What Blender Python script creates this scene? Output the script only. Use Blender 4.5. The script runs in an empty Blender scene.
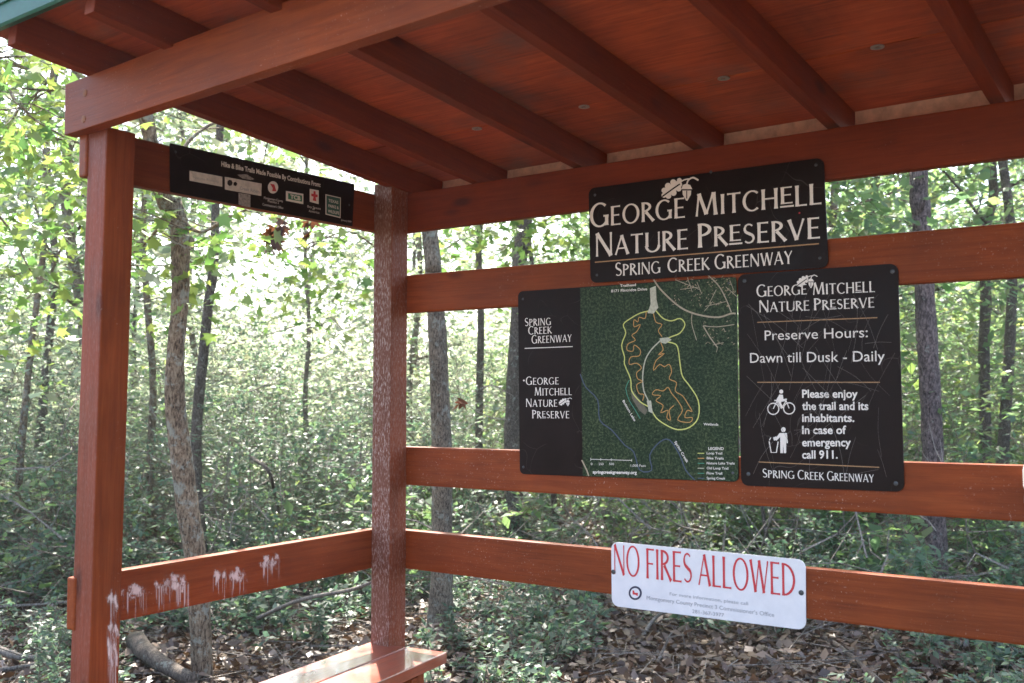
import bpy, bmesh, math, random
import numpy as np
from mathutils import Vector, Matrix
random.seed(7); RNG = np.random.default_rng(11)
R = math.radians
scn = bpy.context.scene
COL = scn.collection
GZ = 1.3                                   # ground lies 1.3 m under the lens
W4, W6, T2 = .089, .14, .038               # post side, board width, board thickness
LD = 1.151                                 # depth of the shelter, post to post

# ------------------------------------------------------------------ camera
CAM = Vector((2.5435, -2.6847, GZ)); FPX = 997.95; YAW, PIT, ROL = .6196, .0642, -.001
Fv = Vector((-math.sin(YAW)*math.cos(PIT), math.cos(YAW)*math.cos(PIT), math.sin(PIT)))
R0 = Vector((math.cos(YAW), math.sin(YAW), 0)); U0 = R0.cross(Fv)
Rv = R0*math.cos(ROL)+U0*math.sin(ROL); Uv = -R0*math.sin(ROL)+U0*math.cos(ROL)
cd = bpy.data.cameras.new('camera'); cam = bpy.data.objects.new('camera', cd); COL.objects.link(cam)
cd.sensor_fit = 'HORIZONTAL'; cd.sensor_width = 36; cd.lens = 36*FPX/1024; cd.clip_start = .05; cd.dof.use_dof = True; cd.dof.focus_distance = 3.5; cd.dof.aperture_fstop = 5.0; cd.clip_end = 600
cam.matrix_world = Matrix(((Rv.x, Uv.x, -Fv.x, CAM.x), (Rv.y, Uv.y, -Fv.y, CAM.y), (Rv.z, Uv.z, -Fv.z, CAM.z), (0, 0, 0, 1)))
scn.camera = cam
def ray(u, v): return Fv + Rv*((u-512)/FPX) - Uv*((v-341.5)/FPX)
def on_z(u, v, z): d = ray(u, v); return CAM + d*((z-CAM.z)/d.z)
def on_y(u, v, y): d = ray(u, v); return CAM + d*((y-CAM.y)/d.y)
def on_x(u, v, x): d = ray(u, v); return CAM + d*((x-CAM.x)/d.x)
def at(u, v, depth): return CAM + ray(u, v)*depth
def depth_of(p): return (Vector(p)-CAM).dot(Fv)

# ------------------------------------------------------------------ light
SUN_EL, SUN_AZ = R(55), R(-47)             # azimuth measured from +Y towards +X : the sun stands behind the wood, to the left
sd = Vector((math.sin(SUN_AZ)*math.cos(SUN_EL), math.cos(SUN_AZ)*math.cos(SUN_EL), math.sin(SUN_EL)))
wd = bpy.data.worlds.new('World'); scn.world = wd; wd.use_nodes = True
nt = wd.node_tree; nt.nodes.clear()
sky = nt.nodes.new('ShaderNodeTexSky'); sky.sky_type = 'NISHITA'; sky.sun_disc = False
sky.sun_elevation = SUN_EL; sky.sun_rotation = SUN_AZ; sky.air_density = 1.0; sky.dust_density = 3.0; sky.ozone_density = .6
bg = nt.nodes.new('ShaderNodeBackground'); bg.inputs[1].default_value = .15
ow = nt.nodes.new('ShaderNodeOutputWorld'); nt.links.new(sky.outputs[0], bg.inputs[0]); nt.links.new(bg.outputs[0], ow.inputs[0])
sl = bpy.data.lights.new('sun', 'SUN'); sl.energy = 5; sl.angle = R(.6); sl.color = (1, .95, .86)
so = bpy.data.objects.new('sun', sl); COL.objects.link(so); so.rotation_euler = (-sd).to_track_quat('-Z', 'Y').to_euler()
scn.view_settings.view_transform = 'Standard'; scn.view_settings.look = 'None'
scn.view_settings.exposure = 2.55; scn.view_settings.gamma = 1
cy = scn.cycles
cy.max_bounces = 10; cy.diffuse_bounces = 5; cy.glossy_bounces = 3; cy.transmission_bounces = 5; cy.transparent_max_bounces = 8
cy.caustics_reflective = False; cy.caustics_refractive = False; cy.sample_clamp_indirect = 6; cy.use_denoising = True

# ------------------------------------------------------------------ materials
def newmat(name):
    m = bpy.data.materials.new(name); m.use_nodes = True
    n = m.node_tree.nodes; n.clear(); return m, n, m.node_tree.links
def N(n, typ, **kw):
    x = n.new(typ)
    for k, v in kw.items(): setattr(x, k, v)
    return x
def ramp(n, stops, interp='LINEAR'):
    r = n.new('ShaderNodeValToRGB'); r.color_ramp.interpolation = interp
    while len(r.color_ramp.elements) < len(stops): r.color_ramp.elements.new(.5)
    for e, (p, c) in zip(r.color_ramp.elements, stops):
        e.position = p; e.color = (c[0], c[1], c[2], 1) if hasattr(c, '__len__') else (c, c, c, 1)
    return r
def principled(n, l, rough=.5, spec=.5):
    b = n.new('ShaderNodeBsdfPrincipled'); o = n.new('ShaderNodeOutputMaterial'); l.new(b.outputs[0], o.inputs[0])
    b.inputs['Roughness'].default_value = rough; b.inputs['Specular IOR Level'].default_value = spec; return b
def noise(n, l, vec, scale, detail=4, rough=.55, dist=0):
    x = n.new('ShaderNodeTexNoise'); x.inputs['Scale'].default_value = scale; x.inputs['Detail'].default_value = detail
    x.inputs['Roughness'].default_value = rough; x.inputs['Distortion'].default_value = dist
    l.new(vec, x.inputs['Vector']); return x
def mix(n, l, fac, a, b, typ='MIX'):
    x = n.new('ShaderNodeMix'); x.data_type = 'RGBA'; x.blend_type = typ
    for i, v in ((0, fac), (6, a), (7, b)):
        if hasattr(v, 'links') or hasattr(v, 'is_linked'): l.new(v, x.inputs[i])
        elif i == 0: x.inputs[0].default_value = v
        else: x.inputs[i].default_value = (v[0], v[1], v[2], 1)
    return x.outputs[2]

def wood(name, base=(.205, .044, .011), dark=(.09, .016, .006), pale=(.30, .08, .024), rough=.5, weather=0, speck=0, spec=.16):
    """stained board, grain along the local X axis"""
    m, n, l = newmat(name); b = principled(n, l, rough, spec)
    tc = N(n, 'ShaderNodeTexCoord'); oi = N(n, 'ShaderNodeObjectInfo')
    off = N(n, 'ShaderNodeVectorMath', operation='SCALE'); off.inputs[0].default_value = (13, 7, 5); l.new(oi.outputs['Random'], off.inputs['Scale'])
    add = N(n, 'ShaderNodeVectorMath', operation='ADD'); l.new(tc.outputs['Object'], add.inputs[0]); l.new(off.outputs[0], add.inputs[1])
    mp = N(n, 'ShaderNodeMapping'); mp.inputs['Scale'].default_value = (1.2, 16, 16); l.new(add.outputs[0], mp.inputs[0])
    g = noise(n, l, mp.outputs[0], 3.2, 7, .62, .9)
    mp2 = N(n, 'ShaderNodeMapping'); mp2.inputs['Scale'].default_value = (2.4, 90, 90); l.new(add.outputs[0], mp2.inputs[0])
    g2 = noise(n, l, mp2.outputs[0], 2.5, 4, .7)
    big = noise(n, l, add.outputs[0], 2.6, 4, .6)
    c1 = ramp(n, [(.28, dark), (.5, base), (.78, pale)]); l.new(g.outputs[0], c1.inputs[0])
    c = mix(n, l, .55, c1.outputs[0], base)
    f = ramp(n, [(.3, (.72, .72, .72)), (.7, (1.16, 1.12, 1.1))]); l.new(big.outputs[0], f.inputs[0])
    c = mix(n, l, 1, c, f.outputs[0], 'MULTIPLY')
    f2 = ramp(n, [(.35, (.86, .86, .86)), (.65, (1.07, 1.06, 1.05))]); l.new(g2.outputs[0], f2.inputs[0])
    c = mix(n, l, 1, c, f2.outputs[0], 'MULTIPLY')
    # knots
    kp = N(n, 'ShaderNodeMapping'); kp.inputs['Scale'].default_value = (2.3, 6, 6); l.new(add.outputs[0], kp.inputs[0])
    vo = N(n, 'ShaderNodeTexVoronoi'); vo.inputs['Scale'].default_value = 1.0; l.new(kp.outputs[0], vo.inputs['Vector'])
    kr = ramp(n, [(.05, .8), (.13, .0)]); l.new(vo.outputs['Distance'], kr.inputs[0])
    c = mix(n, l, kr.outputs[0], c, (.05, .012, .008))
    # scuffs: fine pale speckle
    sp = noise(n, l, add.outputs[0], 150, 2, .7); sr = ramp(n, [(.70-.05*speck, 0), (.745-.05*speck, .5)]); l.new(sp.outputs[0], sr.inputs[0])
    sm = noise(n, l, add.outputs[0], 5, 3); sr2 = ramp(n, [(.5-.08*speck, 0), (.62, 1)]); l.new(sm.outputs[0], sr2.inputs[0])
    fac = N(n, 'ShaderNodeMath', operation='MULTIPLY'); l.new(sr.outputs[0], fac.inputs[0]); l.new(sr2.outputs[0], fac.inputs[1])
    c = mix(n, l, fac.outputs[0], c, (.5, .38, .33))
    if weather:
        wp = N(n, 'ShaderNodeMapping'); wp.inputs['Scale'].default_value = (55, 190, 190); l.new(add.outputs[0], wp.inputs[0])
        wn = noise(n, l, wp.outputs[0], 1, 5, .75); wr = ramp(n, [(.50, 0), (.62, .85*weather)]); l.new(wn.outputs[0], wr.inputs[0])
        c = mix(n, l, .6*weather, c, (.11, .06, .045)); c = mix(n, l, wr.outputs[0], c, (.42, .34, .30))
    if weather > .5:
        pn = noise(n, l, add.outputs[0], 7, 4, .6); pr = ramp(n, [(.42, 0), (.64, .6)]); l.new(pn.outputs[0], pr.inputs[0]); c = mix(n, l, pr.outputs[0], c, (.14, .055, .035))
    l.new(c, b.inputs['Base Color'])
    bp = N(n, 'ShaderNodeBump'); bp.inputs['Strength'].default_value = .22; bp.inputs['Distance'].default_value = .004
    ad = N(n, 'ShaderNodeMath', operation='ADD'); l.new(g.outputs[0], ad.inputs[0]); l.new(g2.outputs[0], ad.inputs[1]); l.new(ad.outputs[0], bp.inputs['Height'])
    l.new(bp.outputs[0], b.inputs['Normal'])
    rr = ramp(n, [(.3, rough-.08), (.7, rough+.14)]); l.new(big.outputs[0], rr.inputs[0]); l.new(rr.outputs[0], b.inputs['Roughness'])
    return m
M = {}
M['wood'] = wood('stained_wood')
M['wood_speck'] = wood('stained_wood_scuffed', speck=1)
M['wood_dark'] = wood('stained_wood_rafter', base=(.165, .029, .0085), dark=(.08, .013, .005), pale=(.23, .046, .014), rough=.6)
M['wood_old'] = wood('stained_wood_weathered', weather=1, rough=.6)
M['wood_side'] = wood('stained_wood_part_weathered', weather=.35, speck=1)
M['wood_lit_face'] = wood('stained_wood_lit_face', base=(.20, .045, .022), pale=(.28, .085, .05), weather=.12, rough=.5)  # paler, slightly worn tone: light on the front post's face put in colour
M['bench'] = wood('bench_paint', base=(.28, .05, .02), rough=.3, spec=.5)
bb = [x for x in M['bench'].node_tree.nodes if x.type == 'BSDF_PRINCIPLED'][0]; bb.inputs['Coat Weight'].default_value = 1; bb.inputs['Coat Roughness'].default_value = .07; bb.inputs['Coat IOR'].default_value = 1.6
def plywood():
    m, n, l = newmat('stained_plywood'); b = principled(n, l, .55, .35)
    tc = N(n, 'ShaderNodeTexCoord'); mp = N(n, 'ShaderNodeMapping'); mp.inputs['Scale'].default_value = (1.5, 26, 10); l.new(tc.outputs['Object'], mp.inputs[0])
    g = noise(n, l, mp.outputs[0], 2.2, 6, .65, 1.4); big = noise(n, l, tc.outputs['Object'], 2.3, 5, .6, .4)
    c1 = ramp(n, [(.3, (.20, .032, .010)), (.5, (.36, .066, .018)), (.72, (.47, .11, .03))]); l.new(g.outputs[0], c1.inputs[0])
    f = ramp(n, [(.35, (.5, .48, .48)), (.6, (1.1, 1.08, 1.05))]); l.new(big.outputs[0], f.inputs[0])
    c = mix(n, l, 1, c1.outputs[0], f.outputs[0], 'MULTIPLY')
    # grey mildew bloom
    mn = noise(n, l, tc.outputs['Object'], 3.7, 5, .6); mr = ramp(n, [(.53, 0), (.68, .5)]); l.new(mn.outputs[0], mr.inputs[0])
    c = mix(n, l, mr.outputs[0], c, (.10, .075, .065)); oi = N(n, 'ShaderNodeObjectInfo'); orr = ramp(n, [(0, (.8, .8, .8)), (1, (1.12, 1.1, 1.08))]); l.new(oi.outputs['Random'], orr.inputs[0]); c = mix(n, l, 1, c, orr.outputs[0], 'MULTIPLY'); l.new(c, b.inputs['Base Color'])
    bp = N(n, 'ShaderNodeBump'); bp.inputs['Strength'].default_value = .25; bp.inputs['Distance'].default_value = .003; l.new(g.outputs[0], bp.inputs['Height']); l.new(bp.outputs[0], b.inputs['Normal'])
    return m
M['ply'] = plywood()
def plain(name, col, rough=.5, spec=.5, var=.12, scale=40, metal=0, bump=0):
    m, n, l = newmat(name); b = principled(n, l, rough, spec); b.inputs['Metallic'].default_value = metal
    tc = N(n, 'ShaderNodeTexCoord'); g = noise(n, l, tc.outputs['Object'], scale, 4, .6)
    r = ramp(n, [(.3, tuple(x*(1-var) for x in col)), (.7, tuple(min(1, x*(1+var)) for x in col))]); l.new(g.outputs[0], r.inputs[0]); l.new(r.outputs[0], b.inputs['Base Color'])
    if bump:
        bp = N(n, 'ShaderNodeBump'); bp.inputs['Strength'].default_value = bump; bp.inputs['Distance'].default_value = .002; l.new(g.outputs[0], bp.inputs['Height']); l.new(bp.outputs[0], b.inputs['Normal'])
    return m
M['green_metal'] = plain('green_roof_metal', (.012, .085, .058), .45, .3)
M['pale_wood'] = plain('pale_fascia_strip', (.62, .42, .32), .7, .3, .25, 30)  # even pale tone, set brighter than the stained boards
M['metal'] = plain('galvanised_metal', (.45, .44, .42), .45, .5, .2, 90, .8)
M['rust'] = plain('rusty_bolt', (.20, .075, .03), .7, .4, .4, 120)
M['bolt'] = plain('sign_bolt', (.05, .055, .06), .4, .5, .3, 200, .4)
M['white'] = plain('white_lettering', (.72, .67, .62), .5, .4, .06)
M['tan'] = plain('tan_rule', (.36, .20, .09), .5, .4, .15)
M['red'] = plain('red_lettering', (.52, .035, .045), .5, .4, .08)
M['greyprint'] = plain('grey_print', (.30, .30, .33), .5, .4, .1)
M['navy'] = plain('navy_print', (.035, .035, .07), .5, .4, .1)
M['splat'] = plain('white_paint_splash', (.55, .40, .36), .7, .3, .35, 90)
M['lcream'] = plain('sticker_paper', (.55, .50, .46), .6, .3, .2, 60)
M['lgrey'] = plain('torn_paper', (.26, .23, .21), .7, .3, .5, 150)
M['grn'] = plain('green_print', (.03, .17, .09), .5, .4, .2)
M['dkgrn'] = plain('dark_green_print', (.02, .09, .07), .5, .4, .2)
def brown_panel():
    m, n, l = newmat('brown_sign_face'); b = principled(n, l, .3, .12)
    tc = N(n, 'ShaderNodeTexCoord'); g = noise(n, l, tc.outputs['Object'], 9, 5, .6)
    r = ramp(n, [(.3, (.008, .004, .0035)), (.7, (.014, .0072, .006))]); l.new(g.outputs[0], r.inputs[0])
    v = N(n, 'ShaderNodeTexVoronoi', feature='DISTANCE_TO_EDGE'); v.inputs['Scale'].default_value = 7; v.inputs['Randomness'].default_value = 1
    wv = noise(n, l, tc.outputs['Object'], 3, 2); ad = N(n, 'ShaderNodeVectorMath', operation='MULTIPLY_ADD'); l.new(wv.outputs['Color'], ad.inputs[0]); ad.inputs[1].default_value = (.6, .6, .6); l.new(tc.outputs['Object'], ad.inputs[2]); l.new(ad.outputs[0], v.inputs['Vector'])
    vr = ramp(n, [(.0, .16), (.006, 0)]); l.new(v.outputs['Distance'], vr.inputs[0])
    br = noise(n, l, tc.outputs['Object'], 6, 3); brr = ramp(n, [(.5, 0), (.6, 1)]); l.new(br.outputs[0], brr.inputs[0])
    f = N(n, 'ShaderNodeMath', operation='MULTIPLY'); l.new(vr.outputs[0], f.inputs[0]); l.new(brr.outputs[0], f.inputs[1])
    c = mix(n, l, f.outputs[0], r.outputs[0], (.45, .4, .36)); l.new(c, b.inputs['Base Color'])
    rr = ramp(n, [(.3, .3), (.7, .5)]); l.new(g.outputs[0], rr.inputs[0]); l.new(rr.outputs[0], b.inputs['Roughness'])
    return m
M['brown'] = brown_panel()
def white_panel():
    m, n, l = newmat('white_sign_face'); b = principled(n, l, .35, .5)
    tc = N(n, 'ShaderNodeTexCoord'); g = noise(n, l, tc.outputs['Object'], 12, 6, .7)
    r = ramp(n, [(.3, (.60, .60, .64)), (.7, (.72, .71, .74))]); l.new(g.outputs[0], r.inputs[0]); l.new(r.outputs[0], b.inputs['Base Color']); return m
M['panel_white'] = white_panel()
def aerial():
    m, n, l = newmat('aerial_map_print'); b = principled(n, l, .38, .15)
    tc = N(n, 'ShaderNodeTexCoord'); g = noise(n, l, tc.outputs['Object'], 120, 5, .85); g2 = noise(n, l, tc.outputs['Object'], 11, 5, .6)
    r = ramp(n, [(.38, (.003, .010, .006)), (.51, (.018, .038, .018)), (.62, (.085, .11, .06))]); l.new(g.outputs[0], r.inputs[0])
    f = ramp(n, [(.35, (.7, .8, .75)), (.65, (1.25, 1.15, 1.0))]); l.new(g2.outputs[0], f.inputs[0]); c = mix(n, l, 1, r.outputs[0], f.outputs[0], 'MULTIPLY')
    l.new(c, b.inputs['Base Color']); return m
M['aerial'] = aerial()
M['m_road'] = plain('map_road_print', (.36, .30, .22), .5, .4, .2, 90)
M['m_house'] = plain('map_houses_print', (.30, .23, .15), .5, .4, .3, 120)
M['m_pale'] = plain('map_clearing_print', (.42, .42, .33), .5, .4, .25, 120)
M['m_yel'] = plain('map_loop_print', (.55, .58, .16), .5, .4, .1)
M['m_ora'] = plain('map_bike_print', (.50, .26, .07), .5, .4, .1)
M['m_blu'] = plain('map_creek_print', (.045, .065, .12), .5, .4, .1)
M['m_tea'] = plain('map_lake_print', (.04, .22, .15), .5, .4, .1)
M['m_lake'] = plain('map_pond_print', (.11, .10, .07), .5, .4, .2, 100)

def leafmat(name, cols, trans, tfac=.45, gloss=.5, rough=.38):
    """leaves: every leaf its own tint; light passes through"""
    m, n, l = newmat(name); b = N(n, 'ShaderNodeBsdfPrincipled'); b.inputs['Roughness'].default_value = rough; b.inputs['Specular IOR Level'].default_value = gloss
    ge = N(n, 'ShaderNodeNewGeometry')
    r = ramp(n, [(i/(len(cols)-1), c) for i, c in enumerate(cols)]); l.new(ge.outputs['Random Per Island'], r.inputs[0])
    rt = ramp(n, [(i/(len(trans)-1), c) for i, c in enumerate(trans)]); l.new(ge.outputs['Random Per Island'], rt.inputs[0])
    l.new(r.outputs[0], b.inputs['Base Color'])
    t = N(n, 'ShaderNodeBsdfTranslucent'); l.new(rt.outputs[0], t.inputs[0])
    mx = N(n, 'ShaderNodeMixShader'); mx.inputs[0].default_value = tfac; l.new(b.outputs[0], mx.inputs[1]); l.new(t.outputs[0], mx.inputs[2])
    o = N(n, 'ShaderNodeOutputMaterial'); l.new(mx.outputs[0], o.inputs[0]); return m
M['leaf_bright'] = leafmat('leaf_sweetgum', [(.10, .16, .03), (.13, .19, .035), (.17, .2, .04), (.08, .13, .03)], [(.15, .32, .07), (.22, .38, .09), (.36, .44, .10), (.10, .24, .07)], .42)
M['leaf_mid'] = leafmat('leaf_understorey', [(.04, .08, .035), (.06, .11, .045), (.045, .09, .045), (.10, .12, .05)], [(.2, .35, .12), (.32, .48, .16), (.22, .38, .18), (.44, .5, .15)], .45, .45, .45)
M['leaf_teal'] = leafmat('leaf_yaupon', [(.03, .06, .038), (.05, .085, .055), (.035, .07, .04), (.08, .11, .07)], [(.13, .26, .16), (.20, .34, .2), (.28, .42, .16), (.2, .34, .22)], .36, .5, .45)
M['leaf_sunpaled'] = leafmat('leaf_far_sunpaled', [(.12, .15, .10), (.15, .18, .11), (.11, .15, .11), (.18, .19, .10)], [(.4, .5, .3), (.5, .58, .34), (.38, .5, .36), (.6, .6, .34)], .5, .4, .5)  # far leaves paled: sunlit brightness and haze put into their colour
M['leaf_dead'] = leafmat('leaf_dead', [(.05, .025, .015), (.09, .04, .02), (.035, .02, .015)], [(.15, .05, .02), (.2, .08, .03)], .3, .4, .5)
M['leaf_rust'] = leafmat('leaf_rust', [(.10, .035, .02), (.13, .045, .02)], [(.14, .045, .02), (.18, .06, .02)], .3, .4, .5)
M['litter'] = leafmat('leaf_litter', [(.06, .035, .025), (.11, .065, .04), (.045, .028, .02), (.14, .085, .058), (.08, .046, .03), (.21, .145, .11), (.06, .043, .03), (.12, .07, .035)], [(.12, .06, .03), (.2, .11, .05)], .12, .45, .45)
def bark(name, a, b_, c_, vs=(22, 22, 5), bump=1.0, lichen=0):
    m, n, l = newmat(name); b = principled(n, l, .85, .25)
    tc = N(n, 'ShaderNodeTexCoord'); mp = N(n, 'ShaderNodeMapping'); mp.inputs['Scale'].default_value = vs; l.new(tc.outputs['Object'], mp.inputs[0])
    g = noise(n, l, mp.outputs[0], 1.3, 8, .72, 1.2); g1 = noise(n, l, mp.outputs[0], 3.5, 5, .7, .5)
    ab = N(n, 'ShaderNodeMath', operation='SUBTRACT'); l.new(g.outputs[0], ab.inputs[0]); ab.inputs[1].default_value = .5
    ab2 = N(n, 'ShaderNodeMath', operation='ABSOLUTE'); l.new(ab.outputs[0], ab2.inputs[0])
    ml = N(n, 'ShaderNodeMath', operation='MULTIPLY_ADD'); l.new(ab2.outputs[0], ml.inputs[0]); ml.inputs[1].default_value = 1.6; l.new(g1.outputs[0], ml.inputs[2])
    r = ramp(n, [(.42, a), (.55, b_), (.74, c_)]); l.new(ml.outputs[0], r.inputs[0])
    big = noise(n, l, tc.outputs['Object'], 6, 5, .7); fr = ramp(n, [(.3, (.6, .6, .6)), (.7, (1.3, 1.25, 1.2))]); l.new(big.outputs[0], fr.inputs[0])
    c = mix(n, l, 1, r.outputs[0], fr.outputs[0], 'MULTIPLY')
    ln = noise(n, l, tc.outputs['Object'], 17, 5, .75); lr = ramp(n, [(.60-.06*lichen, 0), (.67-.06*lichen, .65)]); l.new(ln.outputs[0], lr.inputs[0])
    c = mix(n, l, lr.outputs[0], c, (.30, .31, .26)); l.new(c, b.inputs['Base Color'])
    bp = N(n, 'ShaderNodeBump'); bp.inputs['Strength'].default_value = bump; bp.inputs['Distance'].default_value = .012; l.new(ml.outputs[0], bp.inputs['Height']); l.new(bp.outputs[0], b.inputs['Normal']); return m
M['bark_pine'] = bark('bark_pine', (.025, .018, .017), (.12, .09, .085), (.26, .20, .19), (22, 22, 9), 1)
M['bark_brown'] = bark('bark_brown', (.035, .024, .016), (.17, .12, .08), (.30, .235, .165), (26, 26, 9), .6, 1.2)
M['bark_grey'] = bark('bark_grey', (.04, .03, .022), (.17, .135, .10), (.31, .26, .20), (44, 44, 14), .8, .8)
M['bark_dark'] = bark('bark_dark', (.03, .024, .02), (.10, .08, .065), (.18, .15, .125), (36, 36, 14), .8, .4)
M['twig'] = bark('twig_bark', (.06, .045, .035), (.14, .11, .085), (.22, .18, .14), (60, 60, 20), .3)
M['deadwood'] = bark('dead_wood', (.06, .05, .045), (.19, .165, .14), (.30, .27, .24), (50, 50, 14), .7)
def ground():
    m, n, l = newmat('forest_floor'); b = principled(n, l, .95, .15)
    tc = N(n, 'ShaderNodeTexCoord'); g = noise(n, l, tc.outputs['Object'], 24, 8, .75); g2 = noise(n, l, tc.outputs['Object'], .8, 5, .6)
    r = ramp(n, [(.3, (.018, .012, .008)), (.5, (.06, .038, .024)), (.68, (.13, .085, .055))]); l.new(g.outputs[0], r.inputs[0])
    f = ramp(n, [(.35, (.6, .62, .55)), (.65, (1.2, 1.15, 1.1))]); l.new(g2.outputs[0], f.inputs[0]); c = mix(n, l, 1, r.outputs[0], f.outputs[0], 'MULTIPLY'); l.new(c, b.inputs['Base Color'])
    bp = N(n, 'ShaderNodeBump'); bp.inputs['Strength'].default_value = .8; bp.inputs['Distance'].default_value = .03; l.new(g.outputs[0], bp.inputs['Height']); l.new(bp.outputs[0], b.inputs['Normal']); return m
M['ground'] = ground()

# ------------------------------------------------------------------ object helpers
WM = {}
def tag(o, label=None, cat=None, group=None, kind=None):
    if label: o['label'] = label
    if cat: o['category'] = cat
    if group: o['group'] = group
    if kind: o['kind'] = kind
    return o
def thing(name, label, cat, loc, group=None):
    o = bpy.data.objects.new(name, None); o.empty_display_size = .1; COL.objects.link(o); o.location = loc; WM[o] = Matrix.Translation(loc)
    return tag(o, label, cat, group)
def link(name, me, parent=None, mw=None):
    o = bpy.data.objects.new(name, me); COL.objects.link(o); mw = mw or Matrix(); WM[o] = mw
    if parent: o.parent = parent; o.matrix_basis = WM[parent].inverted() @ mw
    else: o.matrix_basis = mw
    return o
def pymesh(name, verts, faces, mats, smooth=False, fm=None):
    me = bpy.data.meshes.new(name); me.from_pydata([tuple(v) for v in verts], [], faces)
    for m in (mats if isinstance(mats, (list, tuple)) else [mats]): me.materials.append(m)
    if fm is not None: me.polygons.foreach_set('material_index', np.array(fm, dtype=np.int32))
    if smooth: me.polygons.foreach_set('use_smooth', np.ones(len(me.polygons), dtype=bool))
    me.update(); return me
def quadmesh(name, V, mats, k=4, fm=None, smooth=False):
    """V: (n,k,3) array, one k-gon per row, fast"""
    V = np.asarray(V, dtype=np.float32); n = len(V)
    me = bpy.data.meshes.new(name); me.vertices.add(n*k); me.vertices.foreach_set('co', V.ravel())
    me.loops.add(n*k); me.loops.foreach_set('vertex_index', np.arange(n*k, dtype=np.int32))
    me.polygons.add(n); me.polygons.foreach_set('loop_start', np.arange(0, n*k, k, dtype=np.int32))
    for m in (mats if isinstance(mats, (list, tuple)) else [mats]): me.materials.append(m)
    if fm is not None: me.polygons.foreach_set('material_index', np.asarray(fm, dtype=np.int32))
    me.update(calc_edges=True); me.validate(); return me
def obj(name, verts, faces, mat, parent=None, origin=None, smooth=False):
    """mesh given in world coordinates, origin at its own base"""
    o_ = Vector(origin) if origin is not None else (WM[parent].translation if parent else Vector((0, 0, 0)))
    me = pymesh(name, [Vector(v)-o_ for v in verts], faces, mat, smooth)
    return link(name, me, parent, Matrix.Translation(o_))
def board(name, p0, p1, up, hh, tt, mat, parent, bev=.003, endmat=None, facemat=None):
    """board from p0 to p1 (centre line), local X runs along it"""
    p0, p1, up = Vector(p0), Vector(p1), Vector(up); x = (p1-p0); L = x.length; x.normalize()
    y = up.cross(x).normalized(); z = x.cross(y)
    bm = bmesh.new(); bmesh.ops.create_cube(bm, size=1)
    for v in bm.verts: v.co = Vector(((v.co.x+.5)*L, v.co.y*tt, v.co.z*hh))
    bm.faces.ensure_lookup_table()
    if bev: bmesh.ops.bevel(bm, geom=bm.edges[:], offset=bev, segments=2, affect='EDGES', profile=.6)
    me = bpy.data.meshes.new(name); bm.to_mesh(me); bm.free(); me.materials.append(mat)
    if facemat:
        me.materials.append(facemat[0]); d = Vector(facemat[1])
        rot = Matrix((x, y, z)).transposed()
        for p in me.polygons:
            if (rot @ p.normal).dot(d) > .7: p.material_index = 1
    mw = Matrix(((x.x, y.x, z.x, p0.x), (x.y, y.y, z.y, p0.y), (x.z, y.z, z.z, p0.z), (0, 0, 0, 1)))
    return link(name, me, parent, mw)
def disc_verts(c, nrm, r, h, seg=12, dome=.0):
    c, nrm = Vector(c), Vector(nrm).normalized(); a = nrm.orthogonal().normalized(); b = nrm.cross(a)
    ring = [c + (a*math.cos(t)+b*math.sin(t))*r for t in [2*math.pi*i/seg for i in range(seg)]]
    V = ring + [v+nrm*h for v in ring]+[c+nrm*(h+dome)]
    Fc = [[i, (i+1) % seg, seg+(i+1) % seg, seg+i] for i in range(seg)] + [[seg+i, seg+(i+1) % seg, 2*seg] for i in range(seg)]
    return V, Fc
def bolt(name, c, nrm, r, h, mat, parent, dome=.002):
    V, Fc = disc_verts(c, nrm, r, h, 12, dome); return obj(name, V, Fc, mat, parent, origin=c)

def tube(P, rad, seg=8, jit=0, cap=True):
    P = [Vector(p) for p in P]; V, Fc = [], []; n = len(P)
    ref = Vector((.3, .9, .1)); 
    for i, p in enumerate(P):
        t = (P[min(i+1, n-1)]-P[max(i-1, 0)]).normalized()
        a = (ref - t*ref.dot(t)).normalized(); b = t.cross(a)
        for k in range(seg):
            an = 2*math.pi*k/seg; r = rad[i]*(1+random.uniform(-jit, jit)); V.append(p+(a*math.cos(an)+b*math.sin(an))*r)
    for i in range(n-1):
        for k in range(seg): Fc.append([i*seg+k, i*seg+(k+1) % seg, (i+1)*seg+(k+1) % seg, (i+1)*seg+k])
    if cap: Fc.append([k for k in range(seg)][::-1]); Fc.append([(n-1)*seg+k for k in range(seg)])
    return V, Fc
class MB:
    def __init__(s): s.V, s.F = [], []
    def add(s, V, F): o = len(s.V); s.V += [Vector(v) for v in V]; s.F += [[i+o for i in f] for f in F]; return s
def spline(P, sub=4):
    """Catmull-Rom through P"""
    P = [Vector(p) for p in P]; Q = [P[0]*2-P[1]]+P+[P[-1]*2-P[-2]]; out = []
    for i in range(1, len(Q)-2):
        for j in range(sub):
            t = j/sub; a, b, c, d = Q[i-1:i+3]
            out.append(.5*((2*b)+(c-a)*t+(2*a-5*b+4*c-d)*t*t+(3*b-a-3*c+d)*t**3))
    out.append(P[-1]); return out

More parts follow.
